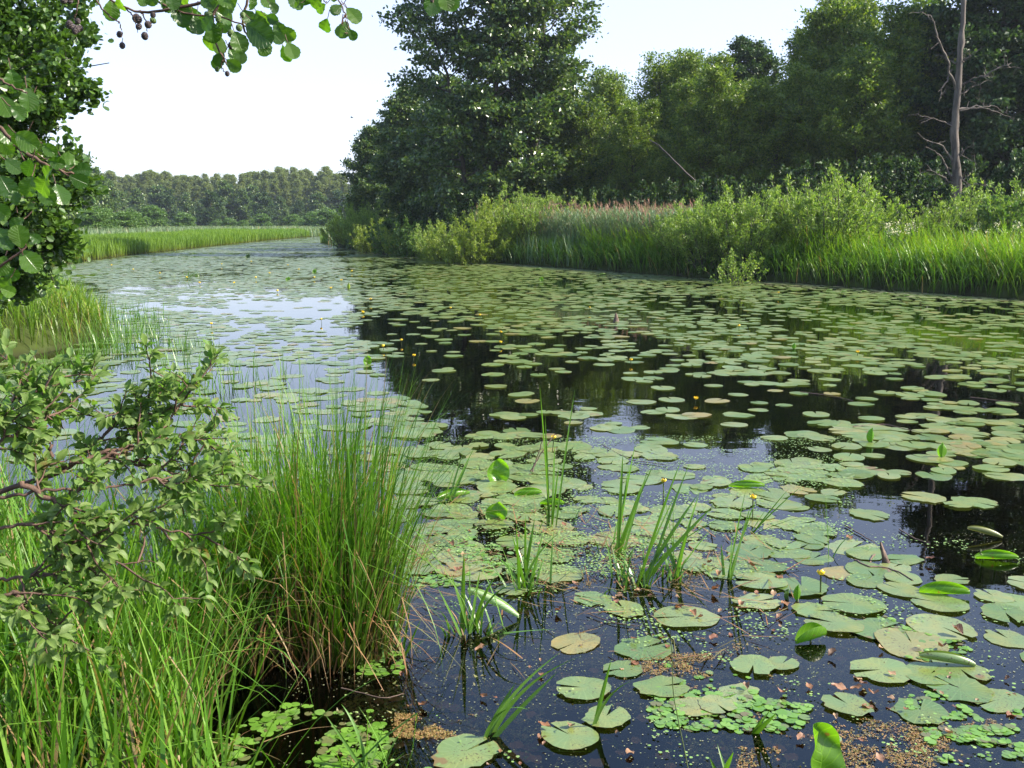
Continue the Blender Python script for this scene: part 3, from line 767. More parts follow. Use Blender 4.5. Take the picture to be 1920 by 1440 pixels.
tag(obj('bank_sedge', g.mesh('bank_sedge', M['bank_dark'], False)), 'drooping dark green sedge along the waterline of the right bank', 'grass', kind='stuff')
# bright fresh grass tops
b = right_strip(90000, 1.0, 5.5); u, v = px_of(b)
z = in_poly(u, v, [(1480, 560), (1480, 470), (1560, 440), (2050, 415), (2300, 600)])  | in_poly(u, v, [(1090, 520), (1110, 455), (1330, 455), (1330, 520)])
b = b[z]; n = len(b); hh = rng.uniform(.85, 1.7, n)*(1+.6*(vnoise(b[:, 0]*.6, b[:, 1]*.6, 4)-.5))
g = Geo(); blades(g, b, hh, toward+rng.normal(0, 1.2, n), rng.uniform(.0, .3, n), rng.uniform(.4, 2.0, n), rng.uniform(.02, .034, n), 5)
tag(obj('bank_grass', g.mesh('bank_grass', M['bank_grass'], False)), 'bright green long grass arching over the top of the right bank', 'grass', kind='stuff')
# meadow plants behind
b = right_strip(50000, 3.0, 15.0); b = b[b[:, 1] < 75]; n = len(b); hh = rng.uniform(.7, 1.35, n)
g = Geo(); blades(g, b, hh, rng.uniform(0, 2*PI, n), rng.uniform(0, .25, n), rng.uniform(.1, 1.1, n), rng.uniform(.03, .05, n), 3)
tag(obj('meadow_grass', g.mesh('meadow_grass', M['meadow'], False)), 'yellowish tall meadow grass on top of the right bank', 'grass', kind='stuff')
# reed stand with pink plumes
b = band(rng, 24000, shore_r, 1.5, 10, (-6, 12, 33, 60)); u, v = px_of(b)
z = in_poly(u, v, [(840, 500), (985, 456), (1300, 452), (1320, 515), (1250, 519)])
b = b[z]; n = len(b); 
hh = rng.uniform(1.5, 2.15, n)
g = Geo(); blades(g, b, hh, rng.uniform(0, 2*PI, n), rng.uniform(0, .14, n), rng.uniform(.0, .25, n), rng.uniform(.012, .02, n), 3)
rp = []
for k in range(4):
    fr_ = rng.uniform(.3, .95, n)
    p2 = b+np.stack((np.zeros(n), np.zeros(n), hh*fr_), -1)
    blades(g, p2, rng.uniform(.3, .55, n), rng.uniform(0, 2*PI, n), rng.uniform(.3, .8, n), rng.uniform(.6, 1.7, n), rng.uniform(.025, .04, n), 3)
tag(obj('reed_bed', g.mesh('reed_bed', M['reed'], False)), 'grey green reeds in the middle of the right bank', 'reeds', kind='stuff')
sel = (b[:, 1] > 38) & (rng.random(n) < .075); bb = b[sel]; hb = hh[sel]; n = len(bb)
g = Geo()
top = bb+np.stack((np.zeros(n), np.zeros(n), hb*rng.uniform(.78, 1.1, n)), -1)
for k in range(7):
    blades(g, top+rng.normal(0, .012, (n, 3))+np.array((0, 0, .03*k)), rng.uniform(.14, .30, n), np.pi+rng.normal(0, .7, n), rng.uniform(0, .4, n), rng.uniform(.3, 1.2, n), rng.uniform(.02, .035, n), 3, taper=3)
tag(obj('reed_plumes', g.mesh('reed_plumes', M['plume'], False)), 'pinkish brown flower plumes above the reeds on the right bank', 'reeds', kind='stuff')

# flowering meadowsweet on the right bank, each plant a thing
def meadowsweet(seed):
    r = np.random.default_rng(seed); g = Geo(); gf = Geo()
    for k in range(4):
        c = curve(r, (r.normal(0, .06), r.normal(0, .06), 0), (r.normal(0, .15), r.normal(0, .15), 1), r.uniform(1.2, 1.6), 5, .05)
        tube(g, c, np.linspace(.008, .004, 6), 4)
        m = 22; a = r.uniform(.8, 4.6, m)
        pos = np.stack([np.interp(a, range(6), c[:, j]) for j in range(3)], -1)
        scatter(g, SLIM, pos, r.normal(0, 1, (m, 3)), r.normal(0, 1, (m, 3))+np.array((0, 0, 1)), r.uniform(.10, .2, m), 1.6)
        m = 26
        scatter(gf, QUAD, c[-1]+r.normal(0, 1, (m, 3))*np.array((.05, .05, .06)), r.normal(0, 1, (m, 3)), r.normal(0, 1, (m, 3)), r.uniform(.03, .05, m), 1.3)
    return g.mesh('stems', M['shrub']), gf.mesh('blossom', M['flower_cream'], False)
ms = [meadowsweet(3), meadowsweet(4)]
for k, (u, Y) in enumerate(((1660, 32.8), (1672, 33.6), (1700, 32.5), (1722, 33.5), (1840, 33.5), (1885, 33), (1905, 33.4), (1640, 36), (1580, 37.5))):
    t = thing('meadowsweet', 'cream flowered meadowsweet standing in the long grass of the right bank', 'flower', at(u, Y), k*1.1, 'flowering meadowsweet on the right bank', 1.0)
    obj('stems', ms[k % 2][0], t); obj('blossom', ms[k % 2][1], t)

# ------------------------------------------------------------------ far left bank
b = band(rng, 90000, left_shore+[(-19.5, 40)], 0.0, 9.0, (-60, -10, 38, 160)); n = len(b)
far = b[:, 1]
hh = rng.uniform(.70, 1.08, n)*(1+.25*(vnoise(b[:, 0]*.3, b[:, 1]*.12, 8)-.5))
g = Geo(); blades(g, b, hh, rng.uniform(0, 2*PI, n), rng.uniform(0, .16, n), rng.uniform(0, .35, n), .026*(1+far/60), 2)
tag(obj('rush_bed', g.mesh('rush_bed', M['rush_far'], False)), 'even bright green rushes along the far left bank', 'rushes', kind='stuff')
b = band(rng, 60000, left_shore+[(-19.5, 40)], 9.0, 34, (-90, 10, 45, 215)); n = len(b); far = b[:, 1]
g = Geo(); blades(g, b, rng.uniform(.9, 1.45, n), rng.uniform(0, 2*PI, n), rng.uniform(0, .2, n), rng.uniform(.1, .8, n), .03*(1+far/50), 2)
tag(obj('far_reeds', g.mesh('far_reeds', M['reed'], False)), 'pale reeds and tall grass behind the rushes on the far left bank', 'reeds', kind='stuff')
far_meadow = Geo()
x = rng.uniform(-90, 60, 40000); y = rng.uniform(150, 262, 40000); k = ~in_poly(x, y, RIVER); x, y = x[k], y[k]
blades(far_meadow, np.stack((x, y, ground_z(x, y)), -1), rng.uniform(.7, 1.3, len(x)), rng.uniform(0, 2*PI, len(x)), .1, rng.uniform(.2, 1, len(x)), .16, 2)
tag(obj('far_meadow', far_meadow.mesh('far_meadow', M['meadow'], False)), 'yellow green meadow before the far forest', 'grass', kind='stuff')

dome = [make_tree(71+i, 3.7, ellip(-.6, 1.02, .12, (2.6, 2.3)[i], .5), h0=.05, nl=60, tw=6, leaves=9000, leaf=.26, mat='shrub', r0=.06, rise=.7, spread=.30, flat=.2, sprig=.3) for i in range(2)]
FB = [(345, 190, 1.15, 'round pale willow bush, leftmost behind the far reeds', 1), (285, 175, 1.45, 'wide round willow bush left of the rounded pair', 1), (232, 120, .95, 'long low willow thicket at the left of the far bank', 0),
      (180, 110, 1.0, 'willow thicket beside the near tree crown', 0), (195, 128, 1.1, 'pale willow bush in the far left thicket', 1), (255, 130, .95, 'willow bush at the right end of the far left thicket', 1),
      (430, 205, .85, 'small round bush right of the lone green tree', 1), (490, 210, 1.15, 'round willow bush in the centre of the far meadow', 1), (455, 200, .7, 'tiny bush between two round bushes in the far meadow', 1),
      (552, 215, 1.1, 'round willow bush near the river bend', 1), (590, 205, 1.25, 'willow bush at the river bend by the right bank', 1), (615, 190, 1.3, 'grey green bush touching the tip of the right bank', 0),
      (345+60, 212, .7, 'low bush at the foot of the lone green tree', 0), (560, 222, .8, 'dark little bush beside the river bend willow', 0)]
for k, (u, Y, s, lab, m) in enumerate(FB):
    place_bush(dome[m], 'willow_bush', lab, 'bush', at(u, Y), k*1.1, (s*.85, s*.85, s*.72), 'round bushes before the far forest')

# far forest
print('forest')
fbirch = [make_tree(81+i, 19, ellip(.12, 1.04, (.5, .3, .62, .4)[i], (3.2, 2.6, 3.5, 2.4)[i], (.7, .9, .7, 1.1)[i]), h0=.2, nl=34, tw=5, leaves=10000, leaf=.40, mat='birch', r0=.15, rise=.9+.2*i, spread=.42+.05*i, flat=.2, bark='birch_bark', hang=.2) for i in range(4)]
fdark = [make_tree(91+i, 14.5, ellip(.0, 1.04, (.3, .15, .35)[i], (4.6, 4.2, 4.8)[i], (.7, 1.1, .6)[i]), h0=.02, nl=44, tw=6, leaves=9000, leaf=.60, mat='alder_far' if i < 2 else 'dark', r0=.2, rise=.35, spread=.6, flat=.4) for i in range(3)]
fr2 = np.random.default_rng(123)
k = 0
for row, (Y0, u0, u1, step) in enumerate(((292, 60, 720, 15), (282, 60, 720, 17), (300, 70, 720, 13))):
    u = u0
    while u < u1:
        Y = Y0+fr2.uniform(-4, 4)
        tz_ = 328+6*math.sin(u*.02)+(8 if u < 270 else 0)+fr2.normal(0, 3.5)
        top = P(u, tz_ if row != 1 else tz_+14, Y)[2]
        s = float(top-.3)/19
        place_tree(fbirch[(k*7+row) % 4], 'birch_tree', 'pale birch in the even tree line of the far forest', 'tree', at(u, Y), k*2.1, (s*1.05, s*1.05, s), 'birches of the far forest')
        k += 1; u += step*fr2.uniform(.75, 1.25)
FD = [(225, 235, 362, 'dark alder nearest the left thicket in front of the far forest'), (262, 246, 358, 'dark broad alder left of the small bright conifer shape'), (318, 240, 360, 'dark alder behind the round pale bushes'),
      (300, 255, 352, 'dark alder in the second row left of the lone green tree'), (352, 250, 365, 'blue green alder just left of the lone green tree'), (395, 222, 363, 'lone mid green tree standing before the dark alders of the far forest'),
      (428, 252, 345, 'tall pointed dark alder right of the lone green tree'), (455, 250, 358, 'dark alder with sloping right side in the far forest edge'), (495, 240, 366, 'dark dome shaped alder in the centre of the far forest edge'),
      (470, 262, 352, 'tall alder behind the dome shaped one'), (530, 255, 372, 'green alder right of the dome shaped one'), (562, 244, 380, 'small dark alder near the river bend'), (600, 250, 366, 'alder at the right end of the far forest edge'),
      (248, 226, 392, 'small bright cone shaped tree between dark alders'), (635, 256, 362, 'alder half hidden by the right bank trees'), (535, 232, 392, 'small pale tree above the round bushes'),
      (418, 228, 388, 'short cone shaped tree touching the lone green tree')]
for j, (u, Y, v, lab) in enumerate(FD):
    s = float(P(u, v, Y)[2])/14.5
    wdt = s*(1.0 if v < 375 else .75)
    place_tree(fdark[(j if v < 390 else 0) % 3], 'alder_tree', lab, 'tree', at(u, Y), j*1.3, (wdt, wdt, s), 'dark trees at the edge of the far forest')
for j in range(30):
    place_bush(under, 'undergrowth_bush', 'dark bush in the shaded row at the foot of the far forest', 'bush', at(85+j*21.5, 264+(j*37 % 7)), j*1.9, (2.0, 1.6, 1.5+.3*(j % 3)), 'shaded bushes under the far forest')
# left flank of the forest, coming forward
for j, (u, Y, v, lab) in enumerate(((150, 150, 292, 'tall blue green tree on the left flank of the far forest'), (120, 140, 285, 'tree on the left flank half hidden by the near crown'), (182, 175, 322, 'tree stepping down from the left flank towards the birches'),
                              (90, 130, 290, 'left flank tree hidden behind the near crown'), (205, 205, 340, 'tree joining the left flank and the far tree line'), (165, 125, 360, 'olive green low tree at the foot of the left flank'), (60, 118, 300, 'tree at the far left behind the near crown'))):
    s = float(P(u, v, Y)[2])/14.5
    place_tree(fdark[j % 2], 'alder_tree', lab, 'tree', at(u, Y), j*1.9, (s*.85, s*.85, s), 'trees on the left flank of the far forest')

# ------------------------------------------------------------------ near left alder (about 11 m away)
print('near left')
def left_tree():
    rng = np.random.default_rng(8)
    t = thing('alder_tree', 'leafy alder filling the left edge with glossy round leaves', 'tree', (-9.3, 12.6, .1))
    gt, gl = Geo(), Geo()
    B = np.array((-9.3, 12.6, .1))
    tr = curve(rng, (0, 0, -.2), (.05, 0, 1), 9.5, 12, .03); tube(gt, tr, np.linspace(.17, .05, 13), 10)
    LP, LD = [], []
    # tips in the picture that the limbs reach for
    tips = [(205, 118, 11.5), (175, 165, 11.2), (190, 70, 11.8), (150, 205, 11), (148, 30, 11.8), (120, 240, 11), (95, 275, 10.8), (110, 10, 12), (150, 310, 10.5), (165, 345, 10.6), (140, 385, 10.4),
            (140, 420, 10.5), (115, 445, 10.3), (90, 470, 10.2), (60, 500, 10.2), (60, 40, 11.5), (60, 120, 10.8), (40, 200, 10.6), (70, 300, 10.2), (60, 370, 10), (40, 440, 10), (20, 520, 10.2), (20, 20, 11), (10, 150, 10.5),
            (0, 300, 10), (0, 400, 10), (-40, 100, 11), (-60, 250, 10.5), (-60, 400, 10.2), (100, 90, 11), (110, 160, 10.8), (90, 200, 10.8), (130, 110, 11.2), (90, 340, 10.3), (100, 400, 10.3), (-100, 0, 11), (120, -60, 11.6), (40, -70, 11.4), (70, 235, 11.8),
            (30, 330, 11.5), (30, 90, 12), (60, 420, 11.5), (100, 300, 11.8), (110, 350, 11.5), (20, 250, 12), (80, 450, 11.2), (120, 470, 10.8), (50, 160, 12), (0, 450, 11), (130, 360, 11), (80, 60, 12), (-20, 480, 10.6), (50, 540, 10.6)]
    for u, v, Y in tips:
        tip = P(u, v, Y)-B
        hz = max(.5, tip[2]-rng.uniform(.6, 1.8))
        s0 = np.array([np.interp(min(12, hz/9.5*12), range(13), tr[:, j]) for j in range(3)])
        n = 9; a = np.linspace(0, 1, n)[:, None]
        lb = s0+(tip-s0)*a+np.array((0, 0, 1))*np.sin(a*PI)*.25+rng.normal(0, .05, (n, 3))*np.sin(a*PI)
        tube(gt, lb, np.linspace(.035, .005, n), 5)
        Ld = unit(tip-s0)
        for s in range(22):
            tt = rng.uniform(.3, 1.0)
            p0 = np.array([np.interp(tt*(n-1), range(n), lb[:, j]) for j in range(3)])
            dd = unit(Ld*.8+rng.normal(0, .55, 3))
            tb = curve(rng, p0, dd, rng.uniform(.25, .6)*(1.25-tt*.6), 4, .2)
            tube(gt, tb, np.linspace(.006, .002, 5), 3, False)
            m = 80; a2 = rng.uniform(0, 4, m)
            LP.append(np.stack([np.interp(a2, range(5), tb[:, j]) for j in range(3)], -1)); LD.append(np.broadcast_to(dd, (m, 3)))
    LP = np.concatenate(LP); LD = np.concatenate(LD); n = len(LP)
    LP = LP+rng.normal(0, .06, (n, 3))
    scatter(gl, ROUND, LP, LD+rng.normal(0, .7, (n, 3)), rng.normal(0, 1, (n, 3))*.6+np.array((0, 0, .7)), rng.uniform(.05, .085, n))
    obj('trunk', gt.mesh('trunk', M['bark']), t); obj('crown', gl.mesh('crown', M['alder'], False), t)
left_tree()

# grassy spit below it
b = band(rng, 26000, left_near[:10], 0, 4.5, (-24, -5.5, 8, 42)); n = len(b)
g = Geo(); hh = rng.uniform(.35, .8, n)*(1+.4*(vnoise(b[:, 0], b[:, 1], 5)-.5))
blades(g, b, hh, rng.uniform(0, 2*PI, n), rng.uniform(0, .4, n), rng.uniform(.2, 1.4, n), rng.uniform(.010, .018, n)*(1+b[:, 1]/50), 4)
tag(obj('spit_grass', g.mesh('spit_grass', M['bank_grass'], False)), 'fresh light green grass on the low left bank beyond the bush', 'grass', kind='stuff')
# tufts standing in the shallow water off the spit
k = 0
for u, v, h in ((215, 640, .75), (250, 632, .7), (282, 625, .62), (190, 660, .7), (240, 662, .55), (300, 645, .5), (330, 690, .6), (160, 668, .6), (355, 655, .4), (205, 605, .7), (260, 600, .6), (410, 715, .55), (455, 730, .6), (120, 690, .5), (520, 705, .45), (378, 740, .7), (290, 735, .6), (80, 700, .5), (360, 520, .35)):
    c = G(u, v); n = 60 if v < 680 else 22
    r = np.random.default_rng(900+k)
    b = np.stack((r.normal(0, .22, n), r.normal(0, .22, n), np.full(n, -.1)), -1)
    g = Geo(); blades(g, b, h*r.uniform(.5, 1.15, n), r.uniform(0, 2*PI, n), r.uniform(0, .35, n), r.uniform(.1, 1.0, n), r.uniform(.008, .014, n), 5)
    lab = 'thin tuft of grass blades standing in the shallow water off the left spit'
    t = obj('grass_tuft', g.mesh('grass_tuft', M['iris'], False), None, c)
    tag(t, lab, 'grass tuft', 'grass tufts in the water off the left spit')
    k += 1

# ------------------------------------------------------------------ lily pads
print('pads')
def pad_geo(seed, seg=26, rings=(.0, .35, .7, .93, 1.0), wave=.012, notch=.28, ragged=.02, asp=1.16, tilt=0.0):
    """floating leaf: unit radius, split from the rim to the centre; uv = (angle, radius)"""
    r = np.random.default_rng(seed)
    an = np.linspace(notch/2, 2*PI-notch/2, seg+1)
    rim = 1+r.normal(0, ragged, seg+1)+.03*np.sin(an*3+r.uniform(0, 6))
    rim[0] *= .93; rim[-1] *= .93
    ph = r.uniform(0, 6, 3)
    V = []; 
    for q in rings:
        zz = wave*(np.sin(an*2+ph[0])+.6*np.sin(an*5+ph[1]))*q**3-.0*q
        rr = q*(rim if q > .8 else 1)
        # lobes bulge back past the centre
        V.append(np.stack((rr*np.cos(an)-.25*(1-q)*0, rr*np.sin(an)/asp*1.0, zz+tilt*rr*np.sin(an+ph[2])), -1))
    V = np.concatenate(V)
    V[:, 0] -= .18*np.clip(1-np.hypot(V[:, 0], V[:, 1]), 0, 1)*0
    m = seg+1; f = []; uv = []
    for j in range(len(rings)-1):
        for i in range(seg):
            f.append((j*m+i, (j+1)*m+i, (j+1)*m+i+1, j*m+i+1))
            uv.append(((an[i]/(2*PI), rings[j]), (an[i]/(2*PI), rings[j+1]), (an[i+1]/(2*PI), rings[j+1]), (an[i+1]/(2*PI), rings[j])))
    return V, [np.array(f)], [np.array(uv)]
pad_tpls = [pad_geo(i, notch=.12+.09*(i % 4), ragged=.022 if i % 3 else .055, wave=.006+.008*(i % 3)) for i in range(10)]
pad_tpls.append(pad_geo(40, notch=.3, ragged=.09, wave=.02))
pad_tpls.append(pad_geo(41, notch=.3, ragged=.07, wave=.02))
pad_mesh = []
for tp in pad_tpls:
    V, f, u_ = tp; V2 = V*.16; g = Geo(); g.add(V2, f, u_); pad_mesh.append(g.mesh('lily_pad', M['pad']))
prng = np.random.default_rng(2024)
def put_pad(x, y, R, rz, label, group, z=None, asp=1.0, mi=None, tilt=.012):
    o = bpy.data.objects.new('lily_pad', pad_mesh[prng.integers(0, len(pad_mesh)) if mi is None else mi])
    C.objects.link(o)
    o.location = (float(x), float(y), float(prng.uniform(.005, .016) if z is None else z))
    o.rotation_euler = (float(prng.normal(0, tilt)), float(prng.normal(0, tilt)), float(rz))
    s = R/.16
    o.scale = (s, s*asp, s)
    return tag(o, label, 'lily pad', group)
occupied = []
HP = [  # u, v, width px, label, mesh
    (1067, 1378, 118, 'glossy green lily pad at the bottom with a pale dead leaf on it', 1, 2.3),
    (1092, 1290, 106, 'clean green lily pad above the bottom one, beside the bent reed blades', 2, 3.0),
    (1079, 1203, 99, 'speckled round lily pad right of the curled pale leaf roll', 4, 3.9),
    (1207, 1213, 116, 'speckled lily pad carrying a brown catkin', 10, .5),
    (1285, 1155, 126, 'wide oval lily pad left of the thin bare twig', 5, 3.2),
    (1242, 1286, 102, 'ragged freckled lily pad above the frogbit patch', 11, .2),
    (1137, 1343, 96, 'small lily pad touching the base of two upright blades', 3, 1.1),
    (1303, 1325, 84, 'lily pad half buried in the frogbit patch', 0, 2.9),
    (1345, 1322, 78, 'dark freckled lily pad right next to the one in the frogbit', 10, 5.1),
    (1385, 1297, 82, 'ragged lily pad just above the right side of the frogbit', 11, 3.8),
    (1412, 1248, 92, 'notched broken-edged lily pad left of a smaller overlapping one', 10, 4.4),
    (1468, 1243, 66, 'small smooth lily pad tucked under a broken-edged one', 2, .9),
    (1588, 1321, 96, 'oval lily pad with a torn lower right edge', 11, 2.0),
    (1725, 1331, 110, 'lily pad with a deep upper notch and ragged right edge near the bottom right', 10, 1.2),
    (1652, 1255, 122, 'long oval lily pad below the overlapping cluster', 6, 3.3),
    (1130, 1560, 60, None, 0, 0),
    (1563, 1168, 110, 'lily pad at the left tip of the overlapping cluster', 7, 2.6),
    (1600, 1132, 118, 'lily pad with an upturned rim above the overlapping cluster', 8, 2.9),
    (1650, 1178, 120, 'lily pad in the top row of the overlapping cluster', 3, .4),
    (1710, 1205, 150, 'largest lily pad of the overlapping cluster', 5, 1.5),
    (1765, 1175, 130, 'lily pad with a faint split along its middle in the cluster', 1, 5.2),
    (1800, 1290, 122, 'lily pad at the lower end of the overlapping cluster', 10, 2.2),
    (1745, 1262, 110, 'pale lily pad under a dry folded leaf in the cluster', 2, .7),
    (1870, 1310, 110, 'lily pad at the right edge below the cluster', 4, 3.6),
    (1890, 1195, 90, 'speckled lily pad on the right edge, lower of a pair', 6, 1.8),
    (1885, 1150, 96, 'speckled lily pad on the right edge, upper of a pair', 3, 4.6),
    (1690, 1105, 86, 'round speckled lily pad below the raised bright leaf', 4, 2.2),
    (1425, 1090, 100, 'wide lily pad at the base of the tall middle blades', 7, 3.0),
    (1420, 1127, 90, 'brownish speckled lily pad half sunk below the tall middle blades', 11, .3),
    (1110, 1120, 80, 'speckled lily pad at the foot of the dark blade clump', 10, 2.8),
    (1170, 1140, 85, 'sunken pale lily pad beside the foot of the blade clump', 11, 1.9),
    (960, 1105, 66, 'small lily pad behind the curled pale leaf roll', 2, 4.1),
    (1150, 1010, 100, 'lily pad left of the tall four-bladed clump', 5, 2.5),
    (975, 1012, 96, 'flat lily pad just right of the raised heart shaped leaf', 1, 3.3),
    (1060, 1008, 100, 'flat lily pad in front of the four tall blades', 3, .5),
    (1560, 1385, 40, 'tiny lily pad above the big upright leaf', 2, 1.0),
    (250, 820, 60, 'lily pad glimpsed behind the left bush', 1, 1.0),
]
for u, v, wpx, lab, mi, rz in HP:
    if lab is None: continue
    c = G(u, v, .01); dcam = math.hypot(c[1]*ct, 0)+CAMH*st
    R = wpx/F*(c[1]*ct+(CAMH)*st)/2
    put_pad(c[0], c[1], R, rz, lab, 'hand sized lily pads in the foreground', mi=mi)
    occupied.append((c[0], c[1], R))
occ = np.array(occupied)

# density zones, drawn on the water (given by their outline as seen from the bank)
ZONES = [([(0, 440), (700, 440), (1000, 490), (2400, 600), (2400, 900), (0, 900)], .56),
         ([(0, 470), (620, 450), (680, 560), (690, 720), (500, 800), (0, 800)], 1.5),
         ([(420, 560), (640, 556), (680, 585), (600, 598), (430, 590)], .05),
         ([(330, 548), (560, 552), (560, 566), (330, 560)], .35),
         ([(690, 600), (800, 612), (900, 640), (880, 672), (760, 660), (700, 640)], .35),
         ([(650, 615), (760, 590), (880, 606), (960, 640), (900, 660), (700, 655)], .18),
         ([(700, 690), (1150, 700), (1100, 740), (1000, 790), (800, 790), (720, 740)], .26),
         ([(1200, 760), (1480, 690), (1560, 720), (1480, 810), (1380, 835), (1240, 800)], .22),
         ([(700, 795), (1120, 765), (1400, 860), (1560, 860), (1620, 1010), (1300, 1010), (740, 1010)], 3.2),
         ([(1100, 765), (1160, 760), (1440, 830), (1500, 865), (1400, 875), (1180, 810)], .12),
         ([(1470, 790), (1620, 720), (1680, 750), (1640, 830), (1500, 820)], .18),
         ([(1560, 790), (1960, 790), (1960, 870), (1580, 870)], 1.6),
         ([(1560, 850), (1820, 850), (1840, 1000), (1600, 1000)], .9),
         ([(1760, 880), (1960, 880), (1960, 1000), (1780, 990)], .16),
         ([(1400, 960), (1850, 960), (1900, 1090), (1560, 1130), (1380, 1090)], 2.6),
         ([(720, 1010), (1400, 1010), (1380, 1110), (1200, 1075), (760, 1085)], 1.3),
         ([(720, 1085), (1200, 1075), (1400, 1130), (1520, 1130), (1520, 1180), (900, 1500), (500, 1500)], .035),
         ([(1500, 1120), (1960, 1040), (2100, 1290), (1800, 1290), (1560, 1190)], 3.2),
         ([(0, 1290), (2200, 1290), (2200, 1600), (0, 1600)], .03),
         ([(1480, 1150), (1560, 1190), (1800, 1300), (1200, 1330)], .05),
         ([(0, 640), (560, 700), (700, 800), (600, 900), (0, 900)], .45),
         ([(900, 492), (1300, 521), (1300, 530), (1000, 515), (850, 503)], 1.2)]
def density(x, y):
    u, v = proj(x, y)
    d = np.zeros(len(x))
    for poly, q in ZONES:
        d = np.where(in_poly(u, v, poly), q, d)
    nz = vnoise(x*.55, y*.3, 1)*.45+vnoise(x*1.8, y*1.1, 2)*.55
    d = d*np.clip((nz-.22)*3.4, .04, 2.0)
    return np.where((u < -150) | (u > 2100), .4*np.clip(nz*1.5, .2, 1.2), d)
x = prng.uniform(-45, 34, 400000); y = prng.uniform(2.3, 165, 400000)**1.0
nmax = 400000/(79*162.7)      # candidates per square metre
k = in_poly(x, y, RIVER); x, y = x[k], y[k]
d = density(x, y); ds = dist_poly(x, y, RIVER)
R = prng.uniform(.095, .185, len(x))
lam = d/.050
k = (prng.random(len(x)) < lam/nmax) & (ds > .1)
x, y, R = x[k], y[k], R[k]
if len(occ):
    dd = np.min(np.hypot(x[:, None]-occ[None, :, 0], y[:, None]-occ[None, :, 1])/(occ[None, :, 2]+R[:, None]*.15), 1)
    k = dd > 1; x, y, R = x[k], y[k], R[k]
# loosen the piles: drop pads whose centre falls well inside another
order = np.argsort(y); x, y, R = x[order], y[order], R[order]
cell = {}
keep = []
for i in range(len(x)):
    if y[i] > 45: keep.append(i); continue
    cx, cy = int(x[i]/.4), int(y[i]/.4); ok = True
    for a in (-1, 0, 1):
        for b_ in (-1, 0, 1):
            for j in cell.get((cx+a, cy+b_), ()):
                if math.hypot(x[i]-x[j], y[i]-y[j]) < .36*(R[i]+R[j]): ok = False; break
            if not ok: break
        if not ok: break
    if ok: cell.setdefault((cx, cy), []).append(i); keep.append(i)
x, y, R = x[keep], y[keep], R[keep]
uu, vv = proj(x, y)
inside = (uu > -20) & (uu < 1940) & (vv < 1470)
score = np.where(inside, R/np.hypot(y, x)**1.6, 0)
hidden = (uu < 560) & (vv > 760)
score = np.where(hidden, score*.2, score)
ids = np.argsort(-score)[:300-len(occupied)]
isnear = np.zeros(len(x), bool); isnear[ids] = True
for i in ids:
    u, v = uu[i], vv[i]
    if v > 1290: lab = 'small green lily pad alone on the dark blue water near the bottom edge'
    elif v > 1100 and u > 1480: lab = 'green lily pad overlapping others in the cluster on the lower right'
    elif v > 1010 and u > 1400: lab = 'speckled green lily pad in the mat right of the tall middle blades'
    elif v > 1010: lab = 'green lily pad among brown leaf litter right of the sedge tussock'
    elif v > 860 and u > 1560: lab = 'green lily pad on the blue water at the right, near the raised leaf tips'
    elif v > 860: lab = 'dull green lily pad in the crowded mat between the sedge tussock and the tall blades'
    elif u > 1560: lab = 'pale green lily pad of a loose raft on black water near the right edge'
    elif u < 620: lab = 'pale lily pad on sky bright water behind the left bush'
    else: lab = 'pale green lily pad at the far rim of the crowded mat'
    put_pad(x[i], y[i], R[i], prng.uniform(0, 2*PI), lab, 'lily pads '+lab.split('lily pad ')[1], z=prng.uniform(.002, .012), tilt=.010)
x, y, R = x[~isnear], y[~isnear], R[~isnear]
simple = [pad_geo(60+i, 14, (.0, .6, 1.0), .012, .25, .015) for i in range(4)]
verys = [pad_geo(70+i, 8, (.0, 1.0), .0, .25, .01) for i in range(2)]
g = Geo()
for (tp, k) in [(simple[i], (y < 40) & (np.arange(len(x)) % 4 == i)) for i in range(4)]+[(verys[i], (y >= 40) & (np.arange(len(x)) % 2 == i)) for i in range(2)]:
    n = int(k.sum()); a = prng.uniform(0, 2*PI, n)
    pos = np.stack((x[k], y[k], prng.uniform(.002, .012, n)), -1)
    nr = np.stack((prng.normal(0, .012, n), prng.normal(0, .012, n), np.ones(n)), -1)
    scatter(g, tp, pos, np.stack((np.cos(a), np.sin(a), np.zeros(n)), -1), nr, R[k])
tag(obj('lily_pads', g.mesh('lily_pads', M['pad'])), 'countless lily pads covering the river farther out', 'lily pads', kind='stuff')
print('pads stuff', len(x))

# floating scum along the right shore
b = band(prng, 26000, shore_r, .0, 1.9, (-14, 26, 20, 70), land=False, bias=.9); n = len(b); b[:, 2] = prng.uniform(.002, .012, n)
g = Geo(); a = prng.uniform(0, 2*PI, n)
scatter(g, pad_geo(90, 6, (.0, 1.0), 0, .3, .08), b, np.stack((np.cos(a), np.sin(a), 0*a), -1), np.array([(0, 0, 1.0)]*n), prng.uniform(.03, .11, n))
tag(obj('shore_scum', g.mesh('shore_scum', M['scum'], False)), 'pale olive scum of small floating leaves along the right shore', 'pond scum', kind='stuff')

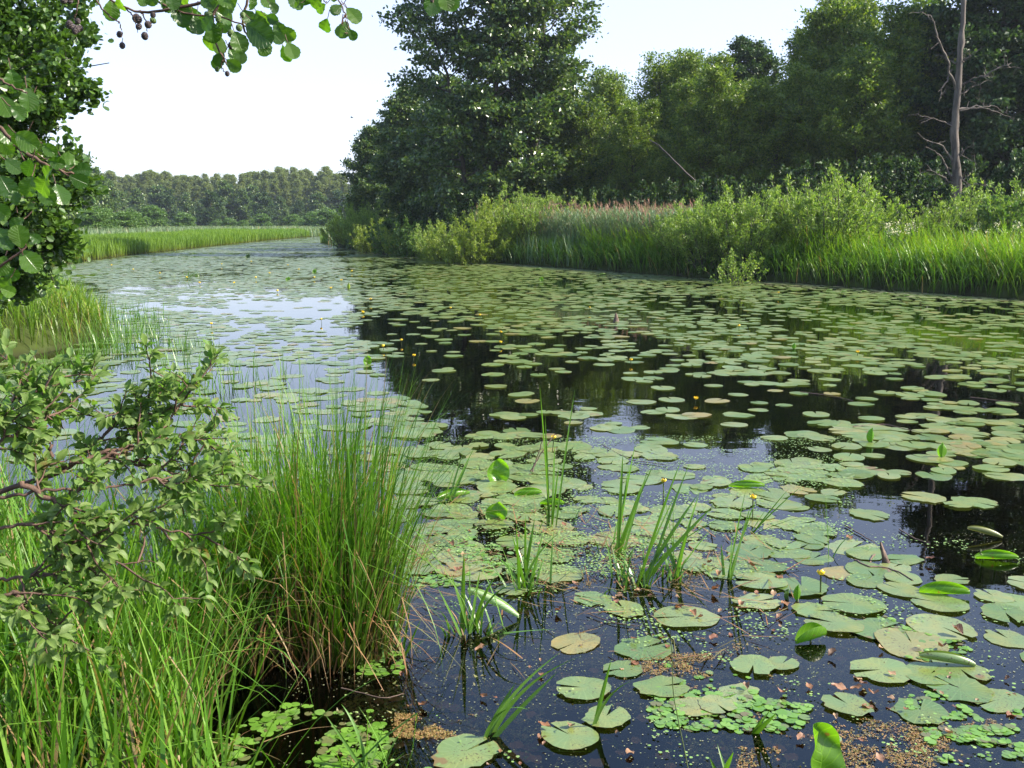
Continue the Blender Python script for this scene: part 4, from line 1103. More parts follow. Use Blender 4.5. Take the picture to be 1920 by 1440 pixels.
# duckweed, frogbit, algae
def zone_pts(poly, n, clump=3.0, thr=.45, seed=1):
    P4 = np.array([G(u, v)[:2] for u, v in poly])
    x = prng.uniform(P4[:, 0].min(), P4[:, 0].max(), n*4); y = prng.uniform(P4[:, 1].min(), P4[:, 1].max(), n*4)
    nz = vnoise(x*clump, y*clump, seed)*.6+vnoise(x*clump*3.1, y*clump*3.1, seed+1)*.4
    k = in_poly(x, y, P4) & (prng.random(n*4) < np.clip((nz-thr+.04)*5, 0, 1))
    return x[k][:n], y[k][:n]
def discs(zs, size, tpl, zr=(.002, .010)):
    g = Geo()
    for poly, n, cl, thr in zs:
        x, y = zone_pts(poly, n, cl, thr, len(poly)+n); n = len(x); a = prng.uniform(0, 2*PI, n)
        scatter(g, tpl, np.stack((x, y, prng.uniform(zr[0], zr[1], n)), -1), np.stack((np.cos(a), np.sin(a), 0*a), -1),
                np.stack((prng.normal(0, .06, n), prng.normal(0, .06, n), np.ones(n)), -1), prng.uniform(size[0], size[1], n))
    return g
g = discs([([(1200, 1290), (1520, 1320), (1500, 1375), (1230, 1370)], 300, 7, .30), ([(1730, 1370), (1900, 1360), (1930, 1420), (1760, 1430)], 170, 7, .3),
           ([(440, 1370), (540, 1320), (700, 1335), (735, 1390), (690, 1470), (380, 1470)], 330, 6, .44), ([(1640, 1150), (1800, 1200), (1840, 1240), (1700, 1240)], 120, 7, .4),
           ([(1230, 1180), (1520, 1330), (1220, 1330)], 60, 6, .5), ([(740, 1000), (1000, 1000), (1000, 1100), (760, 1100)], 500, 5, .45),
           ([(1700, 1300), (1920, 1290), (1920, 1350), (1700, 1350)], 60, 6, .5), ([(600, 1180), (740, 1180), (760, 1260), (640, 1280)], 120, 6, .4), ([(720, 1390), (900, 1400), (900, 1450), (700, 1450)], 60, 6, .5)],
          (.008, .025), pad_geo(95, 10, (.0, 1.0), 0, .35, .02, 1.0))
tag(obj('frogbit', g.mesh('frogbit', M['frogbit'], False)), 'patches of small round bright green frogbit leaves on the near water', 'frogbit', kind='stuff')
g = discs([([(700, 1060), (1500, 1060), (1500, 1200), (740, 1250)], 1400, 3.2, .56), ([(620, 1240), (1500, 1200), (1900, 1340), (1900, 1440), (620, 1440)], 900, 3.2, .62),
           ([(740, 820), (1600, 820), (1600, 1010), (740, 1010)], 9000, 1.6, .40), ([(1400, 1000), (1920, 1010), (1920, 1300), (1500, 1130)], 1100, 3.6, .58),
           ([(700, 1000), (1400, 1000), (1400, 1080), (700, 1080)], 3500, 2.2, .45)],
          (.003, .009), pad_geo(96, 5, (.0, 1.0), 0, .2, .05, 1.0), (.004, .024))
tag(obj('duckweed', g.mesh('duckweed', M['duckweed'], False)), 'scattered duckweed specks between the near lily pads', 'duckweed', kind='stuff')
def tuft_tpl():
    r = np.random.default_rng(1); V = []; f = []
    for k in range(7):
        c = r.normal(0, .5, 3)*np.array((1, 1, .35)); d = r.normal(0, .45, (3, 3))
        V += list(c+d); f.append((3*k, 3*k+1, 3*k+2))
    V = np.array(V); V[:, 2] = np.abs(V[:, 2])*.6
    return tpl_uv(V, [f])
g = discs([([(1180, 1230), (1340, 1225), (1330, 1270), (1190, 1265)], 520, 9, .42), ([(740, 1340), (900, 1340), (890, 1385), (740, 1385)], 500, 6, .4), ([(1660, 1360), (1780, 1370), (1790, 1445), (1660, 1445)], 500, 6, .4),
           ([(1400, 1360), (1640, 1400), (1640, 1450), (1380, 1450)], 500, 7, .5), ([(1040, 1000), (1400, 1040), (1300, 1110), (1000, 1100)], 700, 5, .5), ([(1560, 1350), (1900, 1350), (1900, 1390), (1560, 1390)], 250, 7, .55),
           ([(860, 1030), (940, 1030), (940, 1080), (860, 1080)], 260, 5, .3), ([(1180, 1170), (1420, 1200), (1500, 1400), (1150, 1290)], 400, 8, .6)],
          (.005, .011), tuft_tpl(), (.0, .004))
tag(obj('algae', g.mesh('algae', M['algae'], False)), 'orange brown crumbly algae floating in small mats on the near water', 'algae', kind='stuff')

# fine specks of seed and dust on the water
g = discs([([(600, 1000), (1960, 1000), (1960, 1500), (500, 1500)], 5000, 3.0, .42), ([(700, 700), (1960, 700), (1960, 1000), (700, 1000)], 3000, 1.2, .45)], (.0015, .0045), pad_geo(97, 4, (.0, 1.0), 0, .2, .05, 1.0), (.0015, .003))
tag(obj('pond_dust', g.mesh('pond_dust', M['scum'], False)), 'fine pale specks of seed and dust on the near water', 'floating dust', kind='stuff')
# broken stalks and old blades lying on the water
x, y = zone_pts([(720, 930), (1420, 1000), (1540, 1130), (1320, 1240), (760, 1260)], 330, 1.5, .3, 23); n = len(x)
g = Geo(); blades(g, np.stack((x, y, prng.uniform(.004, .015, n)), -1), prng.uniform(.06, .34, n), prng.uniform(0, 2*PI, n), prng.uniform(1.25, 1.56, n), prng.uniform(-.3, .35, n), prng.uniform(.003, .010, n), 5)
tag(obj('reed_litter', g.mesh('reed_litter', M['sedge_old'], False)), 'broken brown stalks and old blades lying on the near water', 'plant litter', kind='stuff')
# weed under the surface
g = Geo()
x, y = zone_pts([(690, 1080), (1500, 1080), (1960, 1180), (1960, 1500), (600, 1500)], 11000, 2.4, .46, 17); n = len(x); a = prng.uniform(0, 2*PI, n)
scatter(g, tuft_tpl(), np.stack((x, y, prng.uniform(-.06, -.008, n)), -1), np.stack((np.cos(a), np.sin(a), 0*a), -1), np.stack((prng.normal(0, .3, n), prng.normal(0, .3, n), np.ones(n)), -1), prng.uniform(.008, .026, n))
tag(obj('submerged_weed', g.mesh('submerged_weed', M['weed'], False)), 'brownish green weed drifting just under the near water surface', 'water weed', kind='stuff')
# fallen leaves
fl = leaf_tpl(w_sallow, 2, 6, .5, .25, .10, 3)
g = Geo(); V, f, u_ = fl; g.add(V*np.array((1.25, 1, 1)), f, u_); fme = [g.mesh('fallen_leaf', M['dead_leaf'])]
fl = leaf_tpl(w_alder, 2, 6, .25, -.15, .12, 4); g = Geo(); g.add(*fl); fme.append(g.mesh('fallen_leaf', M['dead_leaf']))
fl = leaf_tpl(w_alder, 2, 6, .9, .4, .12, 7); g = Geo(); g.add(*fl); fme.append(g.mesh('fallen_leaf', M['dead_leaf']))
k = 0
def fallen(u, v, s, lab, grp=None, z=.012):
    global k
    c = G(u, v)
    if not in_poly(np.array([c[0]]), np.array([c[1]]), RIVER)[0]: return
    o = obj('fallen_leaf', fme[k % 3], None, (c[0], c[1], z), prng.uniform(0, 2*PI), s)
    o.rotation_euler = (float(prng.normal(0, .12)), float(prng.normal(0, .12)), float(prng.uniform(0, 2*PI)))
    tag(o, lab, 'fallen leaf', grp); k += 1
fallen(1033, 1376, .055, 'pale tan dead leaf lying on the glossy bottom lily pad', None, .03)
fallen(1013, 1390, .05, 'pinkish curled leaf floating left of the bottom lily pad')
fallen(1043, 1148, .045, 'pink dry leaf floating above the speckled round pad')
fallen(790, 1322, .055, 'dark curled brown leaf boat floating alone on open water')
fallen(1345, 1198, .05, 'dark red curled leaf sticking up beside a lily pad', None, .02)
fallen(1805, 1200, .06, 'dark brown curled leaf on the overlapping cluster', None, .03)
fallen(1735, 1055, .05, 'red brown leaf standing on the mat at the right', None, .03)
fallen(1590, 1010, .05, 'orange leaf scrap on the mat right of the tall blades', None, .025)
fallen(1470, 1300, .05, 'reddish leaf floating between two torn lily pads')
fallen(1590, 1358-60, .07, 'purplish wide leaf floating left of the ragged notched pad')
for (u0, v0, u1, v1, n, lab) in ((740, 960, 1100, 1110, 50, 'reddish brown leaf scrap among the litter right of the sedge tussock'), (1100, 1060, 1500, 1200, 40, 'brown leaf scrap between pads at the foot of the blade clumps'),
                             (700, 1200, 1200, 1440, 22, 'pinkish leaf scrap floating on the dark open water at the bottom'), (1200, 1200, 1900, 1440, 36, 'orange brown leaf scrap on the lower right water')):
    for j in range(n):
        fallen(prng.uniform(u0, u1), prng.uniform(v0, v1), prng.uniform(.12, .23)**2, lab, 'leaf scraps: '+lab, prng.uniform(.002, .022))

# sunken leaves just under the surface
g = Geo(); n = 260
x, y = zone_pts([(700, 1130), (1500, 1130), (1900, 1300), (1900, 1440), (650, 1440)], n, 1, 0, 3); n = len(x)
a = prng.uniform(0, 2*PI, n)
scatter(g, leaf_tpl(w_alder, 2, 5, .1, .0, .05, 2), np.stack((x, y, prng.uniform(-.06, -.01, n)), -1), np.stack((np.cos(a), np.sin(a), 0*a), -1), np.array([(0, 0, 1.0)]*n), prng.uniform(.03, .08, n))
tag(obj('sunken_leaves', g.mesh('sunken_leaves', M['dead_leaf'])), 'reddish leaves lying just under the dark water surface', 'sunken leaves', kind='stuff')

# ------------------------------------------------------------------ yellow water-lily flowers
def flower_parts():
    g = Geo(); n = 14
    for ring, (r0, h, cnt, op) in enumerate(((.022, .030, 5, 1.0), (.017, .026, 5, .7))):
        for j in range(cnt):
            a0 = j*2*PI/cnt+ring*.6; V = []
            for t_ in np.linspace(0, 1, 6):
                rr = r0*math.sin(PI*(t_*.62+.12))*op; z = h*t_
                wv = .62*math.sin(PI*(t_*.75+.22))
                for s_ in (-1, -.5, 0, .5, 1):
                    V.append((rr*math.cos(a0+s_*wv), rr*math.sin(a0+s_*wv), z))
            f = [(i*5+q, i*5+q+1, i*5+q+6, i*5+q+5) for i in range(5) for q in range(4)]
            g.add(V, [f])
    tube(g, [(0, 0, .002), (0, 0, .014), (0, 0, .020)], [.008, .011, .009], 10)
    return g.mesh('petals', M['petal'])
petme = flower_parts()
def nuphar(u, v, vb, lab, s=1.0, grp=None):
    """blossom at (u,v), its stalk meeting the water at row vb"""
    c = G(u, vb); top = P(u, v, c[1])
    t = thing('yellow_water_lily', lab, 'flower', c, 0, grp)
    g = Geo(); h = max(.02, top[2]-.012)
    r = np.random.default_rng(int(u)); n = 6; a = np.linspace(0, 1, n)[:, None]
    e = np.array((r.normal(0, .01), r.normal(0, .01), h))
    tube(g, np.array((r.normal(0, .25)*h, r.normal(0, .2)*h, -.25))*(1-a)**1.0*1.0+a*e, np.full(n, .0045), 6)
    obj('stalk', g.mesh('stalk', M['flower_stem']), t)
    o = obj('petals', petme, t, e-np.array((0, 0, .004)), 0, s); o.rotation_euler = (r.normal(0, .25), r.normal(0, .25), r.uniform(0, 6))
    return t
nuphar(1413, 931, 978, 'yellow lily bud on a dark stalk right of the tall blades', 1.0)
nuphar(1541, 1074, 1116, 'yellow globe flower nearest the viewer on a slanting dark stalk', 1.0)
nuphar(1037, 818, 850, 'small yellow flower beside the dark bent stalks behind the four tall blades', 1.0)
nuphar(1243, 901, 930, 'yellow flower held between the fanned blades', 1.0)
for u, v, lab in ((938, 622, 'orange yellow flower in the centre of the dark pool, upper of two'), (937, 641, 'orange yellow flower in the centre of the dark pool, lower of two'), (1183, 674, 'single yellow flower at the middle right of the river'),
                  (1105, 576, 'yellow flower left of the pointed stub'), (844, 577, 'yellow flower on the dark reflection near mid river'), (900, 590, 'yellow flower slightly right of its mid river twin'), (753, 637, 'yellow flower at the left edge of the dark pool'),
                  (718, 648, 'yellow flower where the sky reflection meets the dark pool'), (777, 666, 'yellow flower above the pads at the left of the dark pool'), (1303, 746, 'yellow flower on the raft near the sky patch'),
                  (1607, 659, 'yellow flower on the right half of the river'), (604, 598, 'yellow flower on bright water left of the dark pool'), (398, 606, 'yellow flower on bright water above the left grass tufts'), (1460, 548, 'tiny yellow flower close to the right shore'),
                  (696, 560, 'tiny yellow flower below the bend of the bank'), (1385, 610, 'yellow flower behind the green reflection')):
    nuphar(u, v, v+9, lab, 1.15)
for u, v in ((480, 520), (505, 512), (440, 530), (520, 545), (560, 505), (590, 520), (375, 530), (350, 520), (640, 525), (210, 497), (250, 505), (470, 490), (415, 495), (540, 497), (660, 508), (620, 540), (300, 512), (680, 585)):
    nuphar(u, v, v+4, 'distant yellow speck of a water lily flower in the far pads', 1.6, 'distant yellow water lilies')

# ------------------------------------------------------------------ raised and curled lily leaves
def raised(u, v, wpx, hpx, lab, kind='up', rz=0.0, mat='pad_up'):
    """leaf lifted out of the water, its foot at row v"""
    c = G(u, v); dep = c[1]*ct+CAMH*st
    W = wpx/F*dep; Hh = hpx/F*dep
    t = thing('raised_lily_leaf', lab, 'lily leaf', c, rz)
    g = Geo(); nx, ny = 10, 12; V = []
    for j in range(ny+1):
        for i in range(-nx, nx+1):
            a = i/nx; b_ = j/ny
            if kind == 'up':       # heart shaped sheet standing up, cupped
                ww = W/2*math.sin(PI*min(1, b_*.80+.14))**.55
                V.append((a*ww, -.25*W*(a*a)+.25*Hh*b_+.01*math.sin(b_*9+a*3), Hh*(.02+b_)+.06*W*math.sin(a*2.5)))
            elif kind == 'fold':   # two halves shut like a book
                ww = W*.62*math.sin(PI*min(1, b_*.93+.04))**.7
                V.append((a*ww*.75, abs(a)*W*.35, Hh*b_*(1-.15*abs(a))))
            elif kind == 'boat':   # long leaf with both sides curled up
                ww = W*.20*math.sin(PI*min(1, b_*.94+.03))**.6
                th = a*2.1
                V.append(((b_-.5)*W, ww*math.sin(th), .004+Hh*.55*(1-math.cos(th))*math.sin(PI*(b_*.9+.05))**.5+Hh*.25*b_))
            elif kind == 'roll':
                th = a*2.6
                rr = W*.10*math.sin(PI*min(1, b_*.9+.05))**.5
                V.append(((b_-.5)*W, rr*math.sin(th), .01+rr*(1-math.cos(th))+Hh*.8*(1-b_)))
    m = 2*nx+1
    f = np.array([(j*m+i, j*m+i+1, (j+1)*m+i+1, (j+1)*m+i) for j in range(ny) for i in range(2*nx)])
    ua = np.tile(np.arange(m)/(m-1), ny+1); va = np.repeat(np.arange(ny+1)/ny, m)
    g.add(V, [f], [np.stack((ua[f], va[f]), -1)])
    obj('blade', g.mesh('blade', M[mat]), t)
    g = Geo(); tube(g, [(0, .02, -.3), (0, .01, -.05), (0, 0, .012), (0, .02*Hh, Hh*.12)], [.005, .005, .005, .004], 6)
    obj('stalk', g.mesh('stalk', M['flower_stem']), t)
    return t
M['pale_leaf'] = leafmat('pale_leaf_underside', [(.30, .42, .22), (.34, .46, .25)], .35, (1.1, 1.2, .6), .4, .5, veins=9)
M['olive_leaf'] = leafmat('olive_leaf', [(.20, .20, .08), (.17, .19, .07)], .3, rough=.4)
raised(934, 903, 42, 40, 'bright heart shaped lily leaf standing upright in the crowded mat', 'up', .15)
raised(932, 975, 42, 32, 'second upright heart shaped leaf, just below the first', 'up', -.2)
raised(990, 930, 52, 14, 'green lily leaf curled like a boat right of the upright hearts', 'boat', .1)
raised(1035, 948, 46, 12, 'small curled lily leaf behind the four tall blades', 'boat', -.25)
raised(850, 935, 66, 16, 'tilted bright lily leaf with a pointed edge left of the upright hearts', 'boat', .5)
raised(1635, 831, 18, 30, 'folded pointed green leaf sticking up from the pads, left of two', 'fold', .3)
raised(1766, 860, 18, 32, 'folded pointed green leaf sticking up from the pads, right of two', 'fold', -.3)
raised(1400, 915, 66, 12, 'lily pad with a raised dark green rim right of the tall blades', 'boat', -.1)
raised(689, 684, 16, 16, 'little upright leaf at the left edge of the dark pool', 'up', .3)
raised(1546, 1475, 78, 112, 'big bright green leaf standing upright at the bottom edge', 'up', .5)
raised(1520, 1204, 66, 34, 'curled two toned lily leaf tipped on its side on open water', 'boat', .35)
raised(1770, 1116, 88, 22, 'bright yellow green leaf lifted from the mat at the right', 'boat', -.25)
raised(1846, 1010, 62, 18, 'pale withered lily leaf humped above the dark water', 'roll', -.15, 'olive_leaf')
raised(1868, 1050, 76, 16, 'bright cupped lily leaf beside a small bud at the right edge', 'boat', -.15)
raised(1496, 1128, 16, 34, 'narrow folded green leaf pair rising by the nearest yellow flower', 'fold', .1)
raised(1478, 1125, 16, 22, 'darker folded leaf leaning left by the nearest yellow flower', 'fold', .9, 'alder')
raised(925, 1160, 96, 60, 'long pale leaf rolled into a tube and leaning among the blades', 'roll', -.10, 'pale_leaf')
raised(1775, 1250, 100, 14, 'dry pinkish leaf folded along its length on the overlapping cluster', 'roll', -.15, 'pad')
raised(540, 526, 9, 6, 'small dark raised leaf far out on the river', 'up', .2)
raised(590, 512, 8, 7, 'far raised leaf left of the bend', 'up', 0)
raised(465, 484, 9, 7, 'dark upright leaf alone on the far water', 'up', 0, 'dark')
raised(655, 543, 7, 14, 'pale yellow green sprig of leaves where the sky reflection ends', 'fold', .6, 'willow_yellow')
raised(1490, 655, 9, 12, 'small upright green leaf on the green reflection at right', 'fold', .2)
raised(1015, 527, 8, 7, 'small raised leaf near the right shore', 'up', .2)
for u, v in ((1555, 546), (1582, 549), (1660, 552), (1620, 548), (1400, 532), (1700, 556), (1130, 516), (1350, 531), (1790, 560), (1010, 506)):
    raised(u, v, 13, 4, 'small raised leaf in the scum along the right shore', 'boat', .4, 'shrub')['group'] = 'raised leaves in the shore scum'

# snags and sticks
def stick(pts, r, lab, name='stick', cat='stick', mat='stick'):
    p = [P(u, v, Y) if Y else G(u, v, .01) for u, v, Y in pts]
    p = np.array(p); n = len(p); t2 = np.linspace(0, n-1, n*4)
    q = np.stack([np.interp(t2, range(n), p[:, j]) for j in range(3)], -1)
    q[:, :2] += np.random.default_rng(len(lab)).normal(0, r*.5, (len(q), 2))
    b0 = q[0].copy(); g = Geo(); tube(g, q-b0, np.linspace(r, r*.6, len(q)), 7)
    tag(obj(name, g.mesh(name, M[mat]), None, b0), lab, cat)
def snag(u, v, wpx, hpx, lab, rz=0, lean=0.0):
    c = G(u, v); dep = c[1]*ct+CAMH*st; W = wpx/F*dep; Hh = hpx/F*dep
    g = Geo(); r = np.random.default_rng(int(u)); V = []; S = 9; L = 7
    for j in range(L):
        a = j/(L-1)
        for i in range(S):
            th = 2*PI*i/S; rr = W/2*(1-a*.8)*(1+r.normal(0, .12))
            V.append((rr*math.cos(th)+lean*Hh*a, rr*math.sin(th)*.7, -.05+(Hh+.05)*a+r.normal(0, .01)*a))
    f = [(j*S+i, j*S+(i+1) % S, (j+1)*S+(i+1) % S, (j+1)*S+i) for j in range(L-1) for i in range(S)]
    g.add(V, [np.array(f), np.array([[(L-1)*S+i for i in range(S)]])])
    tag(obj('wood_stub', g.mesh('wood_stub', M['stick']), None, c, rz), lab, 'wood stub')
snag(1155, 603, 14, 15, 'pointed grey stub of wood rising from the pads in mid river')
snag(1668, 1056, 20, 38, 'grey brown slanting wooden stub poking out of the mat at the right', 0, -.5)
stick([(1603, 1050, 0), (1625, 1062, 0), (1660, 1064, 0), (1690, 1075, 0), (1712, 1088, 0)], .007, 'curved dark stick lying on the pads by the wooden stub')
stick([(1640, 1040, 0), (1634, 1046, 0), (1632, 1054, 0)], .006, 'short dark twig end next to the wooden stub')
stick([(998, 885, 0), (1006, 860, G(998, 885)[1]), (1020, 818, G(998, 885)[1])], .006, 'dark bent stalk leaning left of the small yellow flower', 'bare_stalk', 'stalk')
stick([(995, 883, 0), (1018, 845, G(995, 883)[1]), (1042, 812, G(995, 883)[1]+.1)], .006, 'dark bent stalk leaning right towards the small yellow flower', 'bare_stalk', 'stalk')
stick([(1290, 1440, 0), (1262, 1300, G(1290, 1440)[1]), (1258, 1180, G(1290, 1440)[1])], .0022, 'single thin dark stem rising from the frogbit patch', 'bare_stalk', 'stalk', 'flower_stem')
stick([(1845, 1048, 0), (1840, 1040, G(1845, 1048)[1]), (1838, 1030, G(1845, 1048)[1])], .006, 'short bud stalk beside the cupped leaf at the right edge', 'bare_stalk', 'stalk', 'flower_stem')
stick([(1130, 835, 0), (1180, 862, 0), (1250, 872, 0)], .004, 'thin stick floating behind the fanned blades')
stick([(1180, 1000, 0), (1240, 1010, 0), (1290, 1005, 0)], .005, 'dark blade stub lying across pads at the clump foot')
stick([(1600, 800, 0), (1660, 795, 0), (1730, 812, 0)], .006, 'thin curved stick floating between the two folded leaves')
stick([(1500, 735, 0), (1560, 742, 0), (1600, 752, 0)], .006, 'thin stick floating left of the big raft on black water')
stick([(1820, 745, 0), (1880, 752, 0), (1915, 756, 0)], .006, 'thin stick floating on black water at the right edge')
stick([(1585, 985, 0), (1610, 1000, 0), (1640, 1018, 0)], .005, 'straight dark stick on the mat above the wooden stub')
stick([(1685, 992, 0), (1715, 1010, 0), (1745, 1020, 0)], .005, 'dark stick below the blue water at the right')
stick([(1100, 1150, 0), (1150, 1168, 0), (1210, 1175, 0)], .003, 'fine dark twig between the clump foot and the wide oval pad')
stick([(640, 1290, 0), (720, 1310, 0), (760, 1300, 0)], .003, 'pale broken reed stalk floating by the tussock foot')

stick([(1302, 338, 50), (1262, 300, 50), (1235, 272, 50.5), (1216, 262, 51)], .04, 'slanting dark dead trunk leaning left in front of the shaded trees', 'leaning_trunk', 'dead trunk', 'cone')
# a bird far off in the sky
def bird():
    c = P(660, 221, 90)
    t = thing('bird', 'tiny dark bird flying in the empty pale sky', 'bird', c)
    g = Geo(); a = np.linspace(-1, 1, 9)
    tube(g, np.stack((a*.13, 0*a, .02*np.cos(a)), -1), .035*np.sqrt(np.clip(1-a*a, .02, 1)), 8)
    obj('body', g.mesh('body', M['cone']), t)
    for s in (-1, 1):
        g = Geo(); g.add([(.05, 0, .02), (-.06, 0, .02), (-.10, s*.16, .09), (0, s*.18, .10), (-.10, s*.34, .05), (-.14, s*.33, .05), (.05, 0, .03), (-.06, 0, .03), (-.10, s*.16, .10), (0, s*.18, .11)],
                         [np.array([(0, 1, 2, 3), (3, 2, 5, 4), (6, 7, 8, 9)])])
        obj('wing', g.mesh('wing', M['cone']), t)
bird()

# ------------------------------------------------------------------ blade clumps standing in the near water
def clump(lab, base, tips, wd=.016, extra=10, eh=.35, seed=0, mat='iris', cat='water plant'):
    """each blade runs from the base to a tip; a few short ones round the foot"""
    c = G(*base); Y0 = c[1]
    g = Geo(); r = np.random.default_rng(seed)
    for (u, v, *rest) in tips:
        arch = rest[0] if rest else .0
        du = rest[1] if len(rest) > 1 else 0
        p0 = np.array((r.normal(0, .02)+du*Y0/F, r.normal(0, .02), -.06))
        p3 = P(u, v, Y0+r.uniform(-.15, .15))-c
        n = 12; a = np.linspace(0, 1, n)[:, None]
        mid = (p0+p3)/2+np.array((0, 0, 1))*abs(p3[2])*arch+np.array((-(p3-p0)[0], 0, 0))*.25*(1 if arch else .3)
        cen = (1-a)**2*p0+2*a*(1-a)*mid+a*a*p3
        side = unit(np.array((1, r.normal(0, .9), 0)))
        a1 = a[:, 0]
        hw = wd*1.35*r.uniform(.7, 1.2)*.5*(1-a1**4)*np.minimum(1, .5+a1*3); hw[-1] = .0004
        V = np.stack((cen-side*hw[:, None], cen+np.array((0, .0015, 0)), cen+side*hw[:, None]), 1).reshape(-1, 3)
        f = []; uv = []
        for i in range(n-1):
            for s in (0, 1):
                f.append((3*i+s, 3*i+s+1, 3*i+s+4, 3*i+s+3)); uv.append(((s*.5, i/(n-1)), (s*.5+.5, i/(n-1)), (s*.5+.5, (i+1)/(n-1)), (s*.5, (i+1)/(n-1))))
        g.add(V, [f], [uv])
    if extra:
        extra = int(extra*1.6); eh *= 1.35
        b = np.stack((r.normal(0, .07, extra), r.normal(0, .06, extra), np.full(extra, -.05)), -1)
        blades(g, b, eh*r.uniform(.3, 1.2, extra), r.uniform(0, 2*PI, extra), r.uniform(.1, .6, extra), r.uniform(.2, 1.6, extra), wd*.75, 6)
        t = thing('blade_clump', lab, cat, c)
        obj('blades', g.mesh('blades', M[mat], False), t)
        g2 = Geo(); n2 = max(6, extra)
        b = np.stack((r.normal(0, .05, n2), r.normal(0, .04, n2), np.full(n2, -.05)), -1)
        blades(g2, b, eh*.55*r.uniform(.4, 1.2, n2), r.uniform(0, 2*PI, n2), r.uniform(.1, .9, n2), r.uniform(.2, 1.8, n2), wd*.6, 5)
        obj('withered_blades', g2.mesh('withered_blades', M['sedge_old'], False), t)
    else:
        tag(obj('blade_clump', g.mesh('blade_clump', M[mat], False), None, c), lab, cat)
clump('four tall stiff blades standing straight up left of centre', (1030, 988), [(1012, 722), (1078, 730, .0, 8), (1022, 780), (1048, 870), (1040, 830, 0, 5)], .014, 8, .15, 1)
clump('fan of blades with its tallest tips leaning right, in the middle of the near water', (1150, 1040), [(1192, 828), (1168, 850), (1205, 905), (1228, 865), (1215, 880, 0, 10), (1180, 870)], .017, 16, .2, 2)
clump('second fan of long slanting blades right beside the first', (1190, 1095), [(1293, 868), (1278, 860), (1310, 925), (1270, 920), (1340, 945, 0, 6), (1160, 1060), (1375, 960, .1)], .018, 18, .22, 3)
clump('dark footed clump with a drooping blade reaching down to the right', (1265, 1082), [(1312, 922), (1290, 990), (1330, 1125, 1.2), (1240, 1000), (1300, 960), (1335, 990)], .018, 14, .2, 4)
clump('pair of upright blades beside the yellow bud', (1365, 1085), [(1398, 920), (1408, 945), (1372, 1000), (1418, 935, 0, 8), (1352, 1020)], .013, 5, .15, 5)
clump('thin long blades sweeping up right towards the raised rim pad', (1395, 1000), [(1502, 912), (1480, 915), (1440, 950), (1550, 960, .2)], .009, 4, .1, 6)
clump('low blade bunch with bright broad tips left of the dark footed clumps', (985, 1105), [(985, 965), (1003, 970), (960, 1000), (1018, 1000), (1048, 1000, .2), (930, 1040, .2), (968, 985)], .017, 16, .24, 7)
clump('bright blades around the rolled pale leaf', (880, 1185), [(870, 1035), (900, 1070), (845, 1075), (930, 1080, .2), (1010, 1095, .8), (1040, 1180, 1.0), (820, 1100), (1015, 1215, 1.0)], .016, 16, .26, 8)
clump('slanting blades between the tussock and the upright hearts', (840, 940), [(890, 838), (868, 850), (855, 870), (880, 862), (905, 905, .2)], .012, 8, .12, 9)
clump('bent forked reed leaning right over open water at the bottom', (912, 1380), [(1052, 1222, .1), (1090, 1230, .3), (1045, 1260), (965, 1283), (990, 1330, 1.0), (1115, 1410, .1)], .017, 0, .2, 10)
clump('two bright upright blades rising beside the bottom lily pads', (1112, 1362), [(1146, 1238), (1190, 1275, .35), (1170, 1440, .9), (1240, 1415, .1)], .018, 0, .1, 11)
clump('small fresh sprout at the bottom beside the frogbit', (1410, 1365), [(1445, 1330), (1455, 1338), (1430, 1345)], .02, 0, .1, 12)
clump('short blade tips poking up at the bottom edge', (1350, 1450), [(1345, 1395), (1375, 1410), (1330, 1420)], .012, 0, .1, 13)
clump('grass sprouts at the bottom left beside the frogbit', (680, 1450), [(690, 1325), (640, 1320, .3), (730, 1400), (760, 1410), (610, 1340), (720, 1360)], .011, 8, .2, 14)
clump('young blades in the shade at the foot of the tussock', (745, 1230), [(700, 1120), (770, 1130), (790, 1160), (730, 1100), (820, 1190, .4)], .010, 10, .2, 15)
clump('thin upright blade right of the frogbit mat', (1560, 968+80), [(1548, 935), (1600, 1000, .3)], .006, 0, .1, 16)
clump('slender dark rushes right of the fanned blades', (1262, 1060), [(1242, 905), (1262, 930), (1340, 925)], .005, 0, .1, 17)
clump('thin sprig of blades on the bright far water', (350, 524), [(345, 508), (362, 512), (372, 505), (355, 505)], .02, 0, .1, 18)

